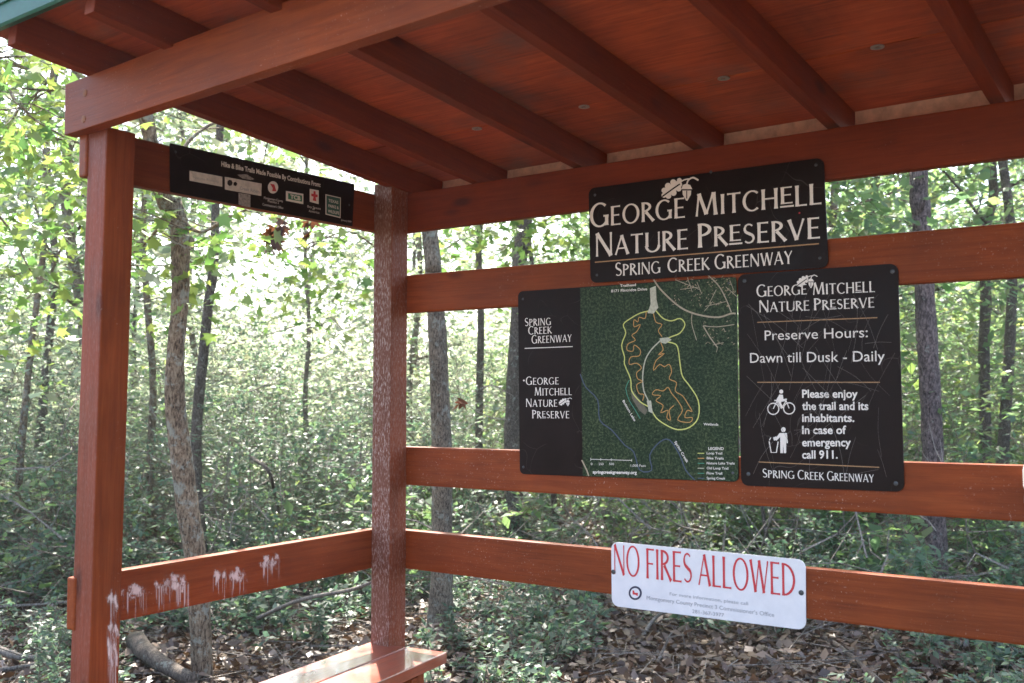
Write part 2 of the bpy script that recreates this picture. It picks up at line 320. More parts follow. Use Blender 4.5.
# ------------------------------------------------------------------ THE SHELTER
UP = Vector((0, 0, 1))
sh = thing('shelter', 'open red-brown timber trail shelter with slatted rails, posts and sloping plywood roof', 'shelter', (0, 0, 0))
XR = 2.66                                                       # right posts, outside the frame
c = W4/2
board('post', (c-.0, c, -.3), (c+.0, c, 2.12), (0, -1, 0), W4, W4, M['wood_side'], sh, .005, facemat=(M['wood_old'], (0, -1, 0)))['label'] = 'weathered corner post with pale flaking front face'
fp = board('post', (c-.0218, -LD+c, -.3), (c+.0095, -LD+c, 2.06), (0, -1, 0), W4, W4, M['wood'], sh, .005, facemat=(M['wood_lit_face'], (0, -1, 0)))
board('post', (XR, c, -.3), (XR, c, 2.12), (0, -1, 0), W4, W4, M['wood'], sh, .005)
board('post', (XR, -LD+c, -.3), (XR, -LD+c, 2.05), (0, -1, 0), W4, W4, M['wood'], sh, .005)
h = W6/2
yb = .0888 + T2/2
def zf(z): return GZ+z
# back wall: header and three rails on the outer side of the posts
def brail(name, ztop, d, mat, x0=.0, x1=XR+c, hgt=W6, dy=0):
    s = d/2.41; x0_ = x0 if x0 else -T2
    return board(name, (x0_, yb+dy, zf(ztop)-hgt/2+s*(x0_-.089)), (x1, yb+dy, zf(ztop)-hgt/2+s*(x1-.089)), UP, hgt, T2, mat, sh, .0065)
hdr = brail('header', .7922, -.0199, M['wood_dark'], hgt=.146)
r2 = brail('rail', .4845, -.0273, M['wood_speck'])
r3 = brail('rail', -.1497, 0, M['wood_speck'])
r4 = brail('rail', -.4532, 0, M['wood_speck'])
# left wall rails, outside of the posts
def lrail(ztop, d, mat, uv):
    s = d/LD; y0, y1 = yb-T2/2-.002, -LD-.006
    sx = .0118/LD
    return board('rail', (-T2/2+sx*y0*-1, y0, zf(ztop)-h-s*y0), (-T2/2-sx*y1, y1, zf(ztop)-h-s*y1), UP, W6, T2, mat, sh, .0065)
l1 = lrail(.7859, -.0129, M['wood'], (82, 157))
l2 = lrail(-.4485, -.0126, M['wood'], (66, 600))
# front beam across the front of the posts
s4 = .0341/1.5
fb = board('beam', (-.046, -LD-T2/2-.001, zf(.8933)-.0723-s4*.046), (XR+.15, -LD-T2/2-.001, zf(.8933)-.0723+s4*(XR+.15)), UP, .1447, T2, M['wood_speck'], sh, .003)
for (u, v) in [(85, 93), (83.5, 119)]:
    p = on_y(u, v, -LD-T2-.001); bolt('bolt', p, (0, -1, 0), .010, .001, M['rust'], fb, .001)
# rafters, 89 mm deep
RH = .089
SL = (.8933-.7922)/(1.19+.089)
def zr(y): return zf(.7922) - SL*(y-.089)
for i, (xf, xb) in enumerate([(.058, .062), (.405, .372), (.80, .797), (1.222, 1.229), (1.640, 1.644), (2.06, 2.07), (2.48, 2.48)]):
    hy0, hy1 = -1.405, .276
    x0 = xf+T2/2; x1 = xb+T2/2
    board('rafter', (x0, hy0, zr(hy0)+RH/2+.0025), (x1, hy1, zr(hy1)+RH/2+.0025), UP, RH, T2, M['wood_dark'], sh, .002)
# deck: two rows of plywood sheets with the seam the clips sit on, 11 mm thick
SEAM = -.145
def deck(y0, y1, x0, x1, nm='roof_deck'):
    zz = lambda y: zr(y)+RH+.0045
    V = []
    for (x, y) in ((x0, y0), (x1, y0), (x1, y1), (x0, y1)): V.append((x, y, zz(y)))
    V += [(a, b_, z+.011) for a, b_, z in V]
    return obj(nm, V, [[0, 3, 2, 1], [4, 5, 6, 7], [0, 1, 5, 4], [1, 2, 6, 5], [2, 3, 7, 6], [3, 0, 4, 7]], M['ply'], sh, origin=(x0, y0, zz(y0)))
XL, XE = -.12, 3.0
deck(-1.41, SEAM-.003, XL, XE); deck(SEAM+.003, .281, XL, XE)
# metal roof on top, green drip edge at the front, pale strip along the back
zz = lambda y: zr(y)+RH+.0165
V = [(XL-.03, -1.43, zz(-1.43)), (XE+.03, -1.43, zz(-1.43)), (XE+.03, .31, zz(.31)), (XL-.03, .31, zz(.31))]; V += [(a, b_, z+.012) for a, b_, z in V]
obj('roof_sheet', V, [[0, 3, 2, 1], [4, 5, 6, 7], [0, 1, 5, 4], [1, 2, 6, 5], [2, 3, 7, 6], [3, 0, 4, 7]], M['green_metal'], sh)
ze = zz(-1.42)
zd = on_y(0, 26, -1.441).z
prof = [(-1.412, ze-.001), (-1.412, zd+.008), (-1.436, zd), (-1.441, zd+.006), (-1.424, zd+.016), (-1.424, ze+.05), (-1.446, ze+.060), (-1.446, ze+.066), (-1.412, ze+.066)]
V = [(XL-.04, y, z) for y, z in prof]+[(XE+.04, y, z) for y, z in prof]; k = len(prof)
obj('drip_edge', V, [[i, (i+1) % k, k+(i+1) % k, k+i] for i in range(k)]+[list(range(k))[::-1], list(range(k, 2*k))], M['green_metal'], sh)
board('fascia', (XL, .284+.008, zr(.284)+RH-.017), (XE, .284+.008, zr(.284)+RH-.017), UP, .05, .014, M['pale_wood'], sh, .001)
# panel clips at the seam
for (u, v) in [(477, 128), (584, 106), (726, 79), (881, 50)]:
    p = on_z(u, v, zr(SEAM)+RH+.0035); p.y = SEAM
    mb = MB(); nseg = 14
    for r_, z_ in ((.017, -.001), (.017, -.004), (.008, -.004), (.008, -.0005)): mb.V += [Vector((p.x+r_*math.cos(2*math.pi*q/nseg), p.y+r_*math.sin(2*math.pi*q/nseg), p.z+z_)) for q in range(nseg)]
    for a in range(3):
        for q in range(nseg): mb.F.append([a*nseg+q, a*nseg+(q+1) % nseg, (a+1)*nseg+(q+1) % nseg, (a+1)*nseg+q])
    obj('panel_clip', mb.V, mb.F, M['metal'], sh, origin=p)
# splashes of white paint with runs, on the low left rail and on the front post
def splash_mat():
    m, n, l = newmat('white_paint_smear'); b = principled(n, l, .7, .2); b.inputs['Base Color'].default_value = (.66, .54, .50, 1)
    uv = N(n, 'ShaderNodeUVMap'); oi = N(n, 'ShaderNodeObjectInfo'); sc_ = N(n, 'ShaderNodeVectorMath', operation='SCALE'); sc_.inputs[0].default_value = (31, 17, 0); l.new(oi.outputs['Random'], sc_.inputs['Scale'])
    def streak(sx, sy, det, rg):
        mp = N(n, 'ShaderNodeMapping'); mp.inputs['Scale'].default_value = (sx, sy, 1); l.new(uv.outputs[0], mp.inputs[0]); ad = N(n, 'ShaderNodeVectorMath', operation='ADD'); l.new(mp.outputs[0], ad.inputs[0]); l.new(sc_.outputs[0], ad.inputs[1]); return noise(n, l, ad.outputs[0], 1, det, rg)
    def mth(op, a, b_, cl=False):
        x = N(n, 'ShaderNodeMath', operation=op); x.use_clamp = cl
        for i, v in enumerate((a, b_)):
            if isinstance(v, (int, float)): x.inputs[i].default_value = v
            else: l.new(v, x.inputs[i])
        return x.outputs[0]
    sx = N(n, 'ShaderNodeSeparateXYZ'); l.new(uv.outputs[0], sx.inputs[0]); u, v = sx.outputs[0], sx.outputs[1]
    du = mth('DIVIDE', mth('SUBTRACT', u, .5), .40); dv_ = mth('DIVIDE', mth('SUBTRACT', v, .68), .22)
    r2_ = mth('ADD', mth('MULTIPLY', du, du), mth('MULTIPLY', dv_, dv_))
    core = mth('SUBTRACT', 1.0, r2_)                                              # 1 at the middle, negative outside
    body = mth('ADD', mth('ADD', mth('MULTIPLY', core, .17), mth('MULTIPLY', mth('SUBTRACT', streak(4, 3.5, 2, .5).outputs[0], .5), .9)), mth('SUBTRACT', streak(30, 8, 7, .9).outputs[0], .545))
    body = mth('MULTIPLY', body, 6.0, True)
    col = mth('MULTIPLY', mth('SUBTRACT', streak(15, .25, 2, .5).outputs[0], .53), 14.0, True)   # runs
    below = mth('MULTIPLY', mth('SUBTRACT', .72, v), 12, True); fade = mth('MULTIPLY', mth('ADD', mth('SUBTRACT', v, .62), streak(9, .1, 1, .5).outputs[0]), 6, True)
    side = mth('MULTIPLY', mth('SUBTRACT', 1.0, mth('MULTIPLY', du, du)), 4, True)
    runs = mth('MULTIPLY', mth('MULTIPLY', col, below), mth('MULTIPLY', fade, side))
    al = mth('MULTIPLY', mth('MAXIMUM', body, mth('MULTIPLY', runs, .7)), .85, True); l.new(al, b.inputs['Alpha'])
    return m
M['smear'] = splash_mat()
def splash(name, cx, cy, wx, hy, runs, place, parent, dens=170):
    x0, x1, y0, y1 = cx-wx*.8, cx+wx*.8, cy-hy*.65, cy+hy*1.2
    P = [place(x0, y1, .0006), place(x1, y1, .0006), place(x1, y0, .0006), place(x0, y0, .0006)]
    o = obj(name, P, [[0, 1, 2, 3]], M['smear'], parent, origin=P[0]); uvl = o.data.uv_layers.new(name='UVMap')
    for i, c_ in enumerate([(0, 0), (1, 0), (1, 1), (0, 1)]): uvl.data[i].uv = c_
XRL = .0118/LD
pl_rail = lambda u, v, d: on_x(u, v, XRL*(-on_x(u, v, .005).y)+.0004+d)
for (u, v, wx, hy, rn) in [(133, 593, 22, 22, 5), (164, 587, 14, 22, 4), (178, 585, 20, 24, 5), (220, 577, 12, 24, 4), (238, 577, 13, 22, 4), (270, 563, 15, 20, 3)]:
    splash('paint_splash', u, v, wx, hy, rn, pl_rail, l2, 60 if u > 260 else 190)
pl_post = lambda u, v, d: on_x(u, v, W4-.0006+.01325*(on_x(u, v, W4).z-1.3)+.0006+d)
for (u, v, wx, hy, rn) in [(112.6, 602, 9.8, 28, 4), (112.6, 632, 9.8, 24, 3), (112.4, 652, 9, 40, 3)]:
    splash('paint_splash', u, v, wx, hy, rn, pl_post, fp, 220)

# ------------------------------------------------------------------ THE BENCH
bz = GZ-.855
bn = thing('bench', 'low glossy red-brown plank bench fitted round the corner post, under the left rail', 'bench', (.2, -.3, 0))
A = on_z(407, 642, bz); B = on_z(447, 652, bz); Cc = on_z(375, 683, bz)
dv = (Cc-B).normalized(); dv.z = 0; sv = Vector((-dv.y, dv.x, 0));
if sv.x < 0: sv = -sv
LB = 1.16
def plank(b0, wdt, L0, notch=None):
    # plank whose right edge starts at b0 and runs along dv; notch leaves room for the post
    p0 = b0 - sv*(wdt/2) - UP*.019; return board('seat_plank', p0+dv*L0, p0+dv*LB, UP, T2, wdt, M['bench'], bn, .004)
plank(B, .160, 0)
plank(B-sv*.166, .160, -.0)
lb = .035
for t in (.16, 1.0):
    q = B+dv*t
    board('leg', Vector((q.x, q.y, 0))-sv*.05-UP*.05, Vector((q.x, q.y, bz-T2-.001))-sv*.05, dv, T2, .09, M['wood'], bn, .003)
    board('leg', Vector((q.x, q.y, 0))-sv*.26-UP*.05, Vector((q.x, q.y, bz-T2-.001))-sv*.26, dv, T2, .09, M['wood'], bn, .003)
    board('cross_rail', q-sv*.005-UP*(T2+.05)+dv*.039, q-sv*.305-UP*(T2+.05)+dv*.039, UP, .089, T2, M['wood'], bn, .003)

# ------------------------------------------------------------------ LETTERING
def ribbon(P, Wd):
    n = len(P); V = []; F_ = []
    for i in range(n):
        a = P[max(i-1, 0)]; b = P[min(i+1, n-1)]; tx, ty = b[0]-a[0], b[1]-a[1]; L_ = math.hypot(tx, ty) or 1
        nx, ny = -ty/L_, tx/L_; w = Wd[i]/2; V += [(P[i][0]+nx*w, P[i][1]+ny*w), (P[i][0]-nx*w, P[i][1]-ny*w)]
    for i in range(n-1): F_.append([2*i, 2*i+1, 2*i+3, 2*i+2])
    return V, F_
TK, TN = .138, .07
def ln(a, b, w, fl=1.3):
    ts = [0, .12, .3, .7, .88, 1]; ws = [fl, 1.08, 1, 1, 1.08, fl]
    return ribbon([(a[0]+(b[0]-a[0])*t, a[1]+(b[1]-a[1])*t) for t in ts], [w*k for k in ws])
def arc(cx, cy, rx, ry, a0, a1, tk=None, tn=None):
    tk = tk or TK; tn = tn or TN; n = max(6, int(abs(a1-a0)/14)); P, Wd = [], []
    for i in range(n+1):
        a = R(a0+(a1-a0)*i/n); P.append((cx+(rx-tk*.35)*math.cos(a), cy+(ry-tn*.5)*math.sin(a))); Wd.append(tn+(tk-tn)*abs(math.cos(a))**1.3)
    return ribbon(P, Wd)
def glyph(ch, TK=None, TN=None):
    K, t = TK or globals()['TK'], TN or globals()['TN']
    A_ = lambda *a: arc(*a, K, t); b0 = t/2; b1 = 1-t/2; S = K/2+.02
    stem = lambda x: ln((x, 0), (x, 1), K)
    bar = lambda x0, x1, y: ln((x0, y), (x1, y), t, 1.5)
    G = {
     'A': (.72, [ln((.03, 0), (.36, 1), t*1.1), ln((.35, 1), (.68, 0), K), bar(.15, .56, .33)]),
     'B': (.56, [stem(S), A_(S+.02, .75, .36, .25, -90, 90), A_(S+.02, .26, .44, .27, -90, 90)]),
     'C': (.72, [A_(.42, .5, .42, .52, 48, 312)]),
     'D': (.78, [stem(S), A_(S, .5, .62, .5, -90, 90)]),
     'E': (.52, [stem(S), bar(S, .5, b1), bar(S, .45, .52), bar(S, .52, b0)]),
     'F': (.48, [stem(S), bar(S, .48, b1), bar(S, .42, .50)]),
     'G': (.80, [A_(.42, .5, .42, .52, 48, 318), ln((.72, .04), (.72, .43), K), bar(.58, .80, .44)]),
     'H': (.74, [stem(S), stem(.74-S), bar(S, .74-S, .52)]),
     'I': (.20, [stem(.10)]),
     'K': (.66, [stem(S), ln((S, .45), (.58, 1), t*1.1), ln((S+.10, .55), (.64, 0), K)]),
     'L': (.50, [stem(S), bar(S, .50, b0)]),
     'M': (.98, [ln((.08, 0), (.18, 1), t*1.1), ln((.18, 1), (.49, .06), K), ln((.49, .06), (.78, 1), t*1.1), ln((.80, 1), (.88, 0), K)]),
     'N': (.78, [ln((.08, 0), (.08, 1), t*1.1), ln((.08, 1), (.70, 0), K), ln((.70, 0), (.70, 1), t*1.1)]),
     'O': (.86, [A_(.43, .5, .43, .52, 0, 360)]),
     'P': (.54, [stem(S), A_(S, .73, .44, .27, -90, 90)]),
     'R': (.62, [stem(S), A_(S, .75, .40, .25, -90, 90), ln((S+.14, .50), (.62, 0), K)]),
     'S': (.50, [ribbon([(.25+.19*math.cos(R(a)), .74+.215*math.sin(R(a))) for a in range(35, 255, 20)]+[(.25, .5)]+[(.25+.21*math.cos(R(a)), .26+.215*math.sin(R(a))) for a in range(75, -150, -20)],
                        [t*1.1]*5+[t*1.4, K*.6, K*.75, K*.85, K*.9, K*.95, K, K, K*.95, K*.9, K*.8, K*.75, K*.6, t*1.4]+[t*1.1]*5)]),
     'T': (.62, [stem(.31), bar(.0, .62, b1)]),
     'U': (.74, [ln((S, .28), (S, 1), K), ln((.74-t*.7, .28), (.74-t*.7, 1), t*1.1), A_(.37, .33, .37-.0, .35, 180, 360)]),
     'V': (.70, [ln((.04, 1), (.36, 0), K), ln((.36, 0), (.66, 1), t*1.1)]),
     'W': (1.02, [ln((.04, 1), (.30, 0), K), ln((.30, 0), (.51, 1), t*1.1), ln((.51, 1), (.76, 0), K), ln((.76, 0), (.99, 1), t*1.1)]),
     'Y': (.64, [ln((.04, 1), (.32, .48), K), ln((.32, .48), (.60, 1), t*1.1), ln((.32, 0), (.32, .5), K)]),
     '.': (.14, [ln((.07, 0), (.07, .12), .12, 1)]),
    }
    return G[ch]
def serif(text, small=.80, gap=.10, tk=None, tn=None):
    """flared small-cap lettering; lower case = small capitals, '~' before a letter = raised with a rule under it"""
    x = 0; parts = []; i = 0; raised = False
    for ch in text:
        if ch == '~': raised = True; continue
        if ch == ' ': x += .35; continue
        s = small if ch.islower() else 1.0; y0 = 0
        if raised: y0 = .16; s = small-.16
        wd_, P = glyph(ch.upper(), tk, tn)
        for V, F_ in P: parts.append(([(x+a*(s if not raised else small), y0+b_*s) for a, b_ in V], F_))
        if raised: parts.append(ribbon([(x-.02, .045), (x+wd_*small+.05, .045)], [.07, .07]))
        x += wd_*(s if not raised else small)+gap; raised = False
    return parts, x-gap
_fc = {}
def sans(text, bold=0):
    cu = bpy.data.curves.new('t', 'FONT'); cu.body = text; cu.resolution_u = 3; cu.offset = bold; cu.size = 1
    o = bpy.data.objects.new('t', cu); COL.objects.link(o); dg = bpy.context.evaluated_depsgraph_get(); me = bpy.data.meshes.new_from_object(o.evaluated_get(dg))
    V = [(v.co.x/.729, v.co.y/.729) for v in me.vertices]; F_ = [list(p.vertices) for p in me.polygons]
    COL.objects.unlink(o); bpy.data.objects.remove(o); bpy.data.curves.remove(cu); bpy.data.meshes.remove(me)
    x0 = min(v[0] for v in V); V = [(a-x0, b_) for a, b_ in V]
    return [(V, F_)], max(v[0] for v in V)
class Face:
    """a sign's face: artwork laid on its real plane"""
    def __init__(s, on, out, root, lift=.0008): s.on, s.out, s.root, s.lift = on, Vector(out), root, lift; s.k = 0
    def put(s, parts, width, pa, pb, capx, mat, name='lettering'):
        a = s.on(*pa); b = s.on(*pb); d = (b-a); Lw = d.length; d.normalize()
        up = Vector((0, 0, 1)); up = (up - s.out*up.dot(s.out)).normalized()
        cap = capx*depth_of((a+b)/2)/FPX/abs(up.dot(Uv)); mb = MB()
        for V, F_ in parts:
            s.k += 1; off = s.out*(s.lift+.000025*(s.k % 24))
            mb.add([a+d*(x/width*Lw)+up*(y*cap)+off for x, y in V], F_)
        F2 = []
        for f in mb.F:
            v = [mb.V[i] for i in f]
            nn = (v[1]-v[0]).cross(v[2]-v[0]); F2.append(f if nn.dot(s.out) > 0 else f[::-1])
        return obj(name, mb.V, F2, mat, s.root, origin=a)
    def serif(s, text, pa, pb, cap, mat=None, small=.8, gap=.10, **k): p, w = serif(text, small, gap, **k); return s.put(p, w, pa, pb, cap, mat or M['white'])
    def sans(s, text, pa, pb, cap, mat=None, bold=0): p, w = sans(text, bold); return s.put(p, w, pa, pb, cap, mat or M['white'])
    def line(s, pts, wpx, mat, name='rule', closed=False, sm=0):
        P = [s.on(*p) for p in pts]
        if sm: P = spline(P, sm)
        if closed: P = P+[P[0]]
        wd_ = wpx*depth_of(P[0])/FPX; s.k += 1; off = s.out*(s.lift+.000025*(s.k % 24)); V = []; n = len(P)
        for i in range(n):
            t = (P[min(i+1, n-1)]-P[max(i-1, 0)]).normalized(); q = s.out.cross(t).normalized()*wd_/2; V += [P[i]+q+off, P[i]-q+off]
        F_ = [[2*i+1, 2*i+3, 2*i+2, 2*i] for i in range(n-1)]
        return V, F_
    def lines(s, lst, mat, name):
        if name == 'rule' and len(lst) > 1:
            for a in lst: s.lines([a], mat, name)
            return
        mb = MB()
        for a in lst: mb.add(*s.line(*a[:2], mat, sm=a[2] if len(a) > 2 else 0))
        return obj(name, mb.V, mb.F, mat, s.root, origin=mb.V[0])
    def poly(s, pts, mat, name, sm=0):
        P = [s.on(*p) for p in pts]
        if sm: P = spline(P+[P[0]], sm)[:-1]
        s.k += 1; off = s.out*(s.lift+.000025*(s.k % 24)); P = [p+off for p in P]
        nn = Vector((0, 0, 0))
        for i in range(len(P)): nn += P[i].cross(P[(i+1) % len(P)])
        f = list(range(len(P))); f = f if nn.dot(s.out) > 0 else f[::-1]; return P, [f]
    def polys(s, lst, mat, name):
        if name in ('torn_sticker', 'clearing', 'sticker', 'emblem_ground') and len(lst) > 1:
            for a in lst: s.polys([a], mat, name)
            return
        mb = MB()
        for a in lst: mb.add(*s.poly(a[0], mat, name, a[1] if len(a) > 1 else 0))
        return obj(name, mb.V, mb.F, mat, s.root, origin=mb.V[0])
    def circ(s, c_, rx, ry, n=20): return [(c_[0]+rx*math.cos(2*math.pi*i/n), c_[1]+ry*math.sin(2*math.pi*i/n)) for i in range(n)]
def sign_root(name, label, cat, corners, on, out, rad, mat, thick=.003, lift=0, group=None):
    P = [on(*c_) for c_ in corners]; out = Vector(out); P = [p+out*lift for p in P]
    ctr = sum(P, Vector())/4; base = (P[2]+P[3])/2
    root = thing(name, label, cat, base, group)
    ring = []; n = 4
    for i in range(n):
        p = P[i]; a = (P[i-1]-p).normalized(); b = (P[(i+1) % n]-p).normalized()
        for k in range(7):
            t = R(90*k/6); ring.append(p+a*rad*(1-math.sin(t))+b*rad*(1-math.cos(t)))
    m_ = len(ring); V = ring+[r_-out*thick for r_ in ring]
    nn = sum(((ring[i]-ctr).cross(ring[(i+1) % m_]-ctr) for i in range(m_)), Vector())
    fr = list(range(m_)); fr = fr if nn.dot(out) > 0 else fr[::-1]
    F_ = [fr, [i+m_ for i in fr[::-1]]]
    for i in range(m_):
        a, b = fr[i], fr[(i+1) % m_]; F_.append([b, a, a+m_, b+m_])
    obj('panel', V, F_, mat, root, origin=ctr)
    return root
OUT = Vector((0, -1, 0)); YS = .0888-.0045
on_w = lambda u, v: on_y(u, v, YS)
YS2 = YS-.0055
on_g = lambda u, v: on_y(u, v, YS2)
def leaf_logo(f, cx, cy, s, mat=None):
    """oak leaf and acorn, s = width in pixels"""
    mat = mat or M['white']
    o = lambda x, y: (cx+x*s, cy-y*s)
    lobes = [(-.45, -.20, .075), (-.32, -.22, .085), (-.44, -.06, .085), (-.31, -.10, .10), (-.33, .07, .095), (-.17, -.13, .09), (-.17, .02, .12), (-.18, .18, .09), (-.02, -.01, .08), (-.03, .12, .11), (.0, .24, .07)]
    cupt = [(.06, -.02), (.10, .10), (.20, .14), (.32, .10), (.38, -.02)]
    nut = [(.09, -.06), (.35, -.06), (.34, -.18), (.24, -.36), (.20, -.36), (.10, -.18)]
    f.polys([(f.circ(o(x_, y_), r_*s, r_*s, 12),) for x_, y_, r_ in lobes]+[([o(*p) for p in cupt], 0), ([o(*p) for p in nut], 0)], mat, 'emblem')
    f.lines([([o(.22, .12), o(.26, .24), o(.40, .32), o(.56, .24)], s*.05, 3), ([o(.04, .2), o(.16, .26), o(.28, .28)], s*.04, 2)], mat, 'emblem_stem')
    f.lift += .0008; f.lines([([o(-.50, -.24), o(-.2, -.02), o(.02, .13)], s*.045, 2), ([o(.22, -.07), o(.22, -.3)], s*.03)], M['brown'], 'emblem_vein'); f.lift -= .0008
def bolts(f, pts, mat=None, r=.0045, side=None):
    for (u, v) in pts: bolt('bolt', f.on(u, v)+f.out*.0003, f.out, r, .0012, mat or M['bolt'], f.root, .0015)

# --- name sign
g = sign_root('sign_board', 'dark brown board with large cream preserve name and acorn emblem, topmost on the back rails', 'sign', [(588.5, 188.5), (823.5, 157.5), (828.5, 267.5), (590.5, 283)], on_g, OUT, .022, M['brown'])
f = Face(on_g, OUT, g)
f.serif('George', (590.5, 227.8), (685, 217.5), 24.5, small=.80); f.serif('Mitch~eLL'.replace('LL', 'll'), (695, 216.8), (821.5, 204), 23.5, small=.87)
f.serif('Nature', (595.5, 256.8), (688, 249), 24, small=.82); f.serif('Pr~eserve', (698, 247.8), (820, 238.2), 25, small=.82)
f.lines([([(595, 262.3), (819, 243.7)], 1.1)], M['tan'], 'rule')
f.serif('Spring', (615.5, 276.3), (660.5, 273), 14, small=.84); f.serif('Creek', (668, 272.6), (709.6, 269.6), 14.5, small=.84); f.serif('Greenway', (715, 269.4), (792.5, 263.6), 15, small=.84)
leaf_logo(f, 679.5, 188.5, 34)
f.polys([(f.circ((799.6, 213), .9, .9, 8),)], M['red'], 'red_dot')
bolts(f, [(595, 195), (816, 165), (820, 258), (597, 275), (711, 172)])
# --- map board
mp_ = sign_root('map_board', 'brown and green trail map board with looping yellow trails, left of the hours board', 'map', [(518, 291.5), (736.5, 276.5), (738.8, 482), (519.8, 474)], on_w, OUT, .018, M['brown'])
f = Face(on_w, OUT, mp_)
P = [(580.3, 288), (735.8, 277.3), (736.6, 282), (738.2, 478), (735.5, 481.4), (583, 476)]
f.polys([(P,)], M['aerial'], 'aerial_print')
f.lift = .0016
f.serif('Spring', (525.1, 326.3), (551.2, 324.9), 8.4, small=.84, gap=.13); f.serif('Creek', (528.7, 334.6), (551.9, 333.4), 8.2, small=.84, gap=.13); f.serif('Greenway', (532, 343.6), (571.8, 341.6), 8.4, small=.84, gap=.13)
f.lines([([(525, 348.4), (573, 346.6)], .8)], M['white'], 'rule')
f.serif('George', (526.3, 384.9), (558.9, 384.3), 8.2, small=.84, gap=.13); f.serif('Mitch~ell', (534.8, 395.7), (572.1, 395), 8.2, small=.86, gap=.13); f.serif('Nature', (526.2, 406.9), (557.6, 406.6), 8.2, small=.84, gap=.13); f.serif('Pr~eserve', (532.5, 418.3), (569.6, 418.2), 8.4, small=.84, gap=.13)
f.polys([(f.circ((524.2, 380.5), .9, .9, 8),)], M['white'], 'dot'); leaf_logo(f, 565.5, 401.8, 12)
q = lambda x, y: (620+x/4.14, 275+y/4.14)
yel = [q(*p) for p in [(125, 148), (85, 158), (45, 180), (15, 205), (25, 240), (8, 290), (20, 340), (20, 370), (45, 430), (50, 480), (85, 525), (125, 550), (150, 590), (190, 620), (240, 640), (290, 630), (325, 590), (325, 520), (290, 460), (260, 420), (250, 370), (240, 300), (220, 282), (180, 275)]]
f.lines([(yel, 1.15, 3), ([q(*p) for p in [(150, 148), (180, 180), (215, 190), (250, 180), (270, 205), (250, 240), (215, 255), (185, 268)]], 1.15, 3)], M['m_yel'], 'loop_trail')
f.lines([([q(*p) for p in [(170, 270), (130, 310), (105, 355), (95, 420), (100, 480), (118, 520), (122, 550)]], 1.3, 3)], M['m_pale'], 'centre_trail')
b1 = [(110, 150), (105, 180), (80, 175), (75, 195), (60, 185), (60, 215), (85, 205), (70, 235), (50, 250), (65, 270), (35, 285), (30, 310), (55, 315), (60, 290), (85, 310), (80, 335), (45, 340), (40, 370), (70, 365), (90, 385), (70, 405), (75, 430), (95, 440), (70, 455), (80, 490), (100, 495), (95, 520)]
b2 = [(140, 160), (150, 195), (175, 205), (160, 230), (175, 255)]
b3 = [(170, 280), (180, 310), (160, 330), (185, 325), (150, 355), (140, 395), (165, 370), (185, 380), (205, 370), (215, 400), (205, 430), (235, 445), (230, 480), (260, 500), (280, 530), (300, 565), (280, 560), (270, 590), (300, 590), (290, 610), (240, 600), (260, 560), (240, 520), (215, 490), (200, 465), (180, 480), (150, 475), (135, 495), (170, 500), (150, 520), (180, 540), (170, 570), (200, 560), (195, 590), (210, 600), (205, 560), (225, 540)]
f.lines([([q(*p) for p in b_], .85, 3) for b_ in (b1, b2, b3)], M['m_ora'], 'bike_trail')
f.polys([([q(*p) for p in [(125, 55), (150, 45), (152, 100), (160, 135), (140, 160), (115, 158), (128, 120)]],), ([q(*p) for p in [(165, 262), (200, 258), (215, 268), (190, 285), (170, 280)]],), ([q(*p) for p in [(112, 520), (130, 520), (135, 560), (140, 575), (120, 565)]],)], M['m_pale'], 'clearing')
r1 = [q(*p) for p in [(140, 18), (165, 55), (215, 105), (270, 145), (340, 168), (410, 175), (460, 160), (480, 160)]]
rnd = random.Random(3)
houses = [([q(x, y), q(x+rnd.uniform(-9, 9), y+rnd.uniform(-9, 9))], rnd.uniform(.4, .9)) for x, y in [(rnd.uniform(225, 480), rnd.uniform(8, 130)) for _ in range(110)]+[(rnd.uniform(340, 480), rnd.uniform(190, 300)) for _ in range(26)]]
f.lines(houses, M['m_ora'] and M['m_house'], 'street_pattern').__setitem__('kind', 'stuff') if 'm_house' in M else None
f.lines([(r1, 1.6, 3), ([q(*p) for p in [(365, 0), (410, 45), (440, 100), (462, 155)]], 1.1, 3), ([q(*p) for p in [(300, 155), (298, 200), (318, 270)]], .7, 3), ([q(*p) for p in [(345, 210), (375, 260), (405, 300)]], 1.2, 3), ([q(*p) for p in [(345, 210), (400, 215), (475, 205)]], .8, 2)]
        + [([q(*p) for p in s_], .6) for s_ in [[(230, 20), (330, 60)], [(250, 60), (330, 50)], [(280, 10), (300, 70)], [(320, 30), (340, 80)], [(355, 130), (440, 110)], [(370, 120), (400, 60)], [(440, 50), (485, 90)], [(455, 20), (470, 60)], [(400, 320), (405, 300)], [(385, 290), (430, 280)], [(430, 220), (435, 235)], [(350, 150), (385, 110)]]], M['m_road'], 'road')
f.polys([([q(*p) for p in [(45, 470), (60, 485), (115, 560), (105, 580), (80, 560), (50, 510)]],)], M['m_lake'], 'lake')
f.lines([([q(*p) for p in [(40, 435), (25, 470), (40, 520), (65, 560), (85, 595)]], .8, 2)], M['m_tea'], 'lake_trail')
f.lines([([(580.5, 374), (586, 387), (598, 400), (600, 420), (612, 430), (625, 445), (634, 452), (640, 470), (652, 470), (650, 455), (660, 442), (670, 440), (680, 455), (686, 470), (695, 480)], 1.1, 3)], M['m_blu'], 'creek')
f.lines([([(582, 460), (587, 470), (589, 476)], 1.4, 2)], M['m_road'], 'road')
f.sans('Trailhead', (620.4, 287), (636.2, 286), 2.6, bold=.02); f.sans('8171 Flintridge Drive', (611.4, 292.4), (647.5, 290.3), 2.8, bold=.02); f.sans('Wetlands', (703.8, 425.2), (718.6, 425.6), 2.4, bold=.02)
f.sans('LEGEND', (708.6, 449.8), (724, 449.9), 2.8, bold=.02)
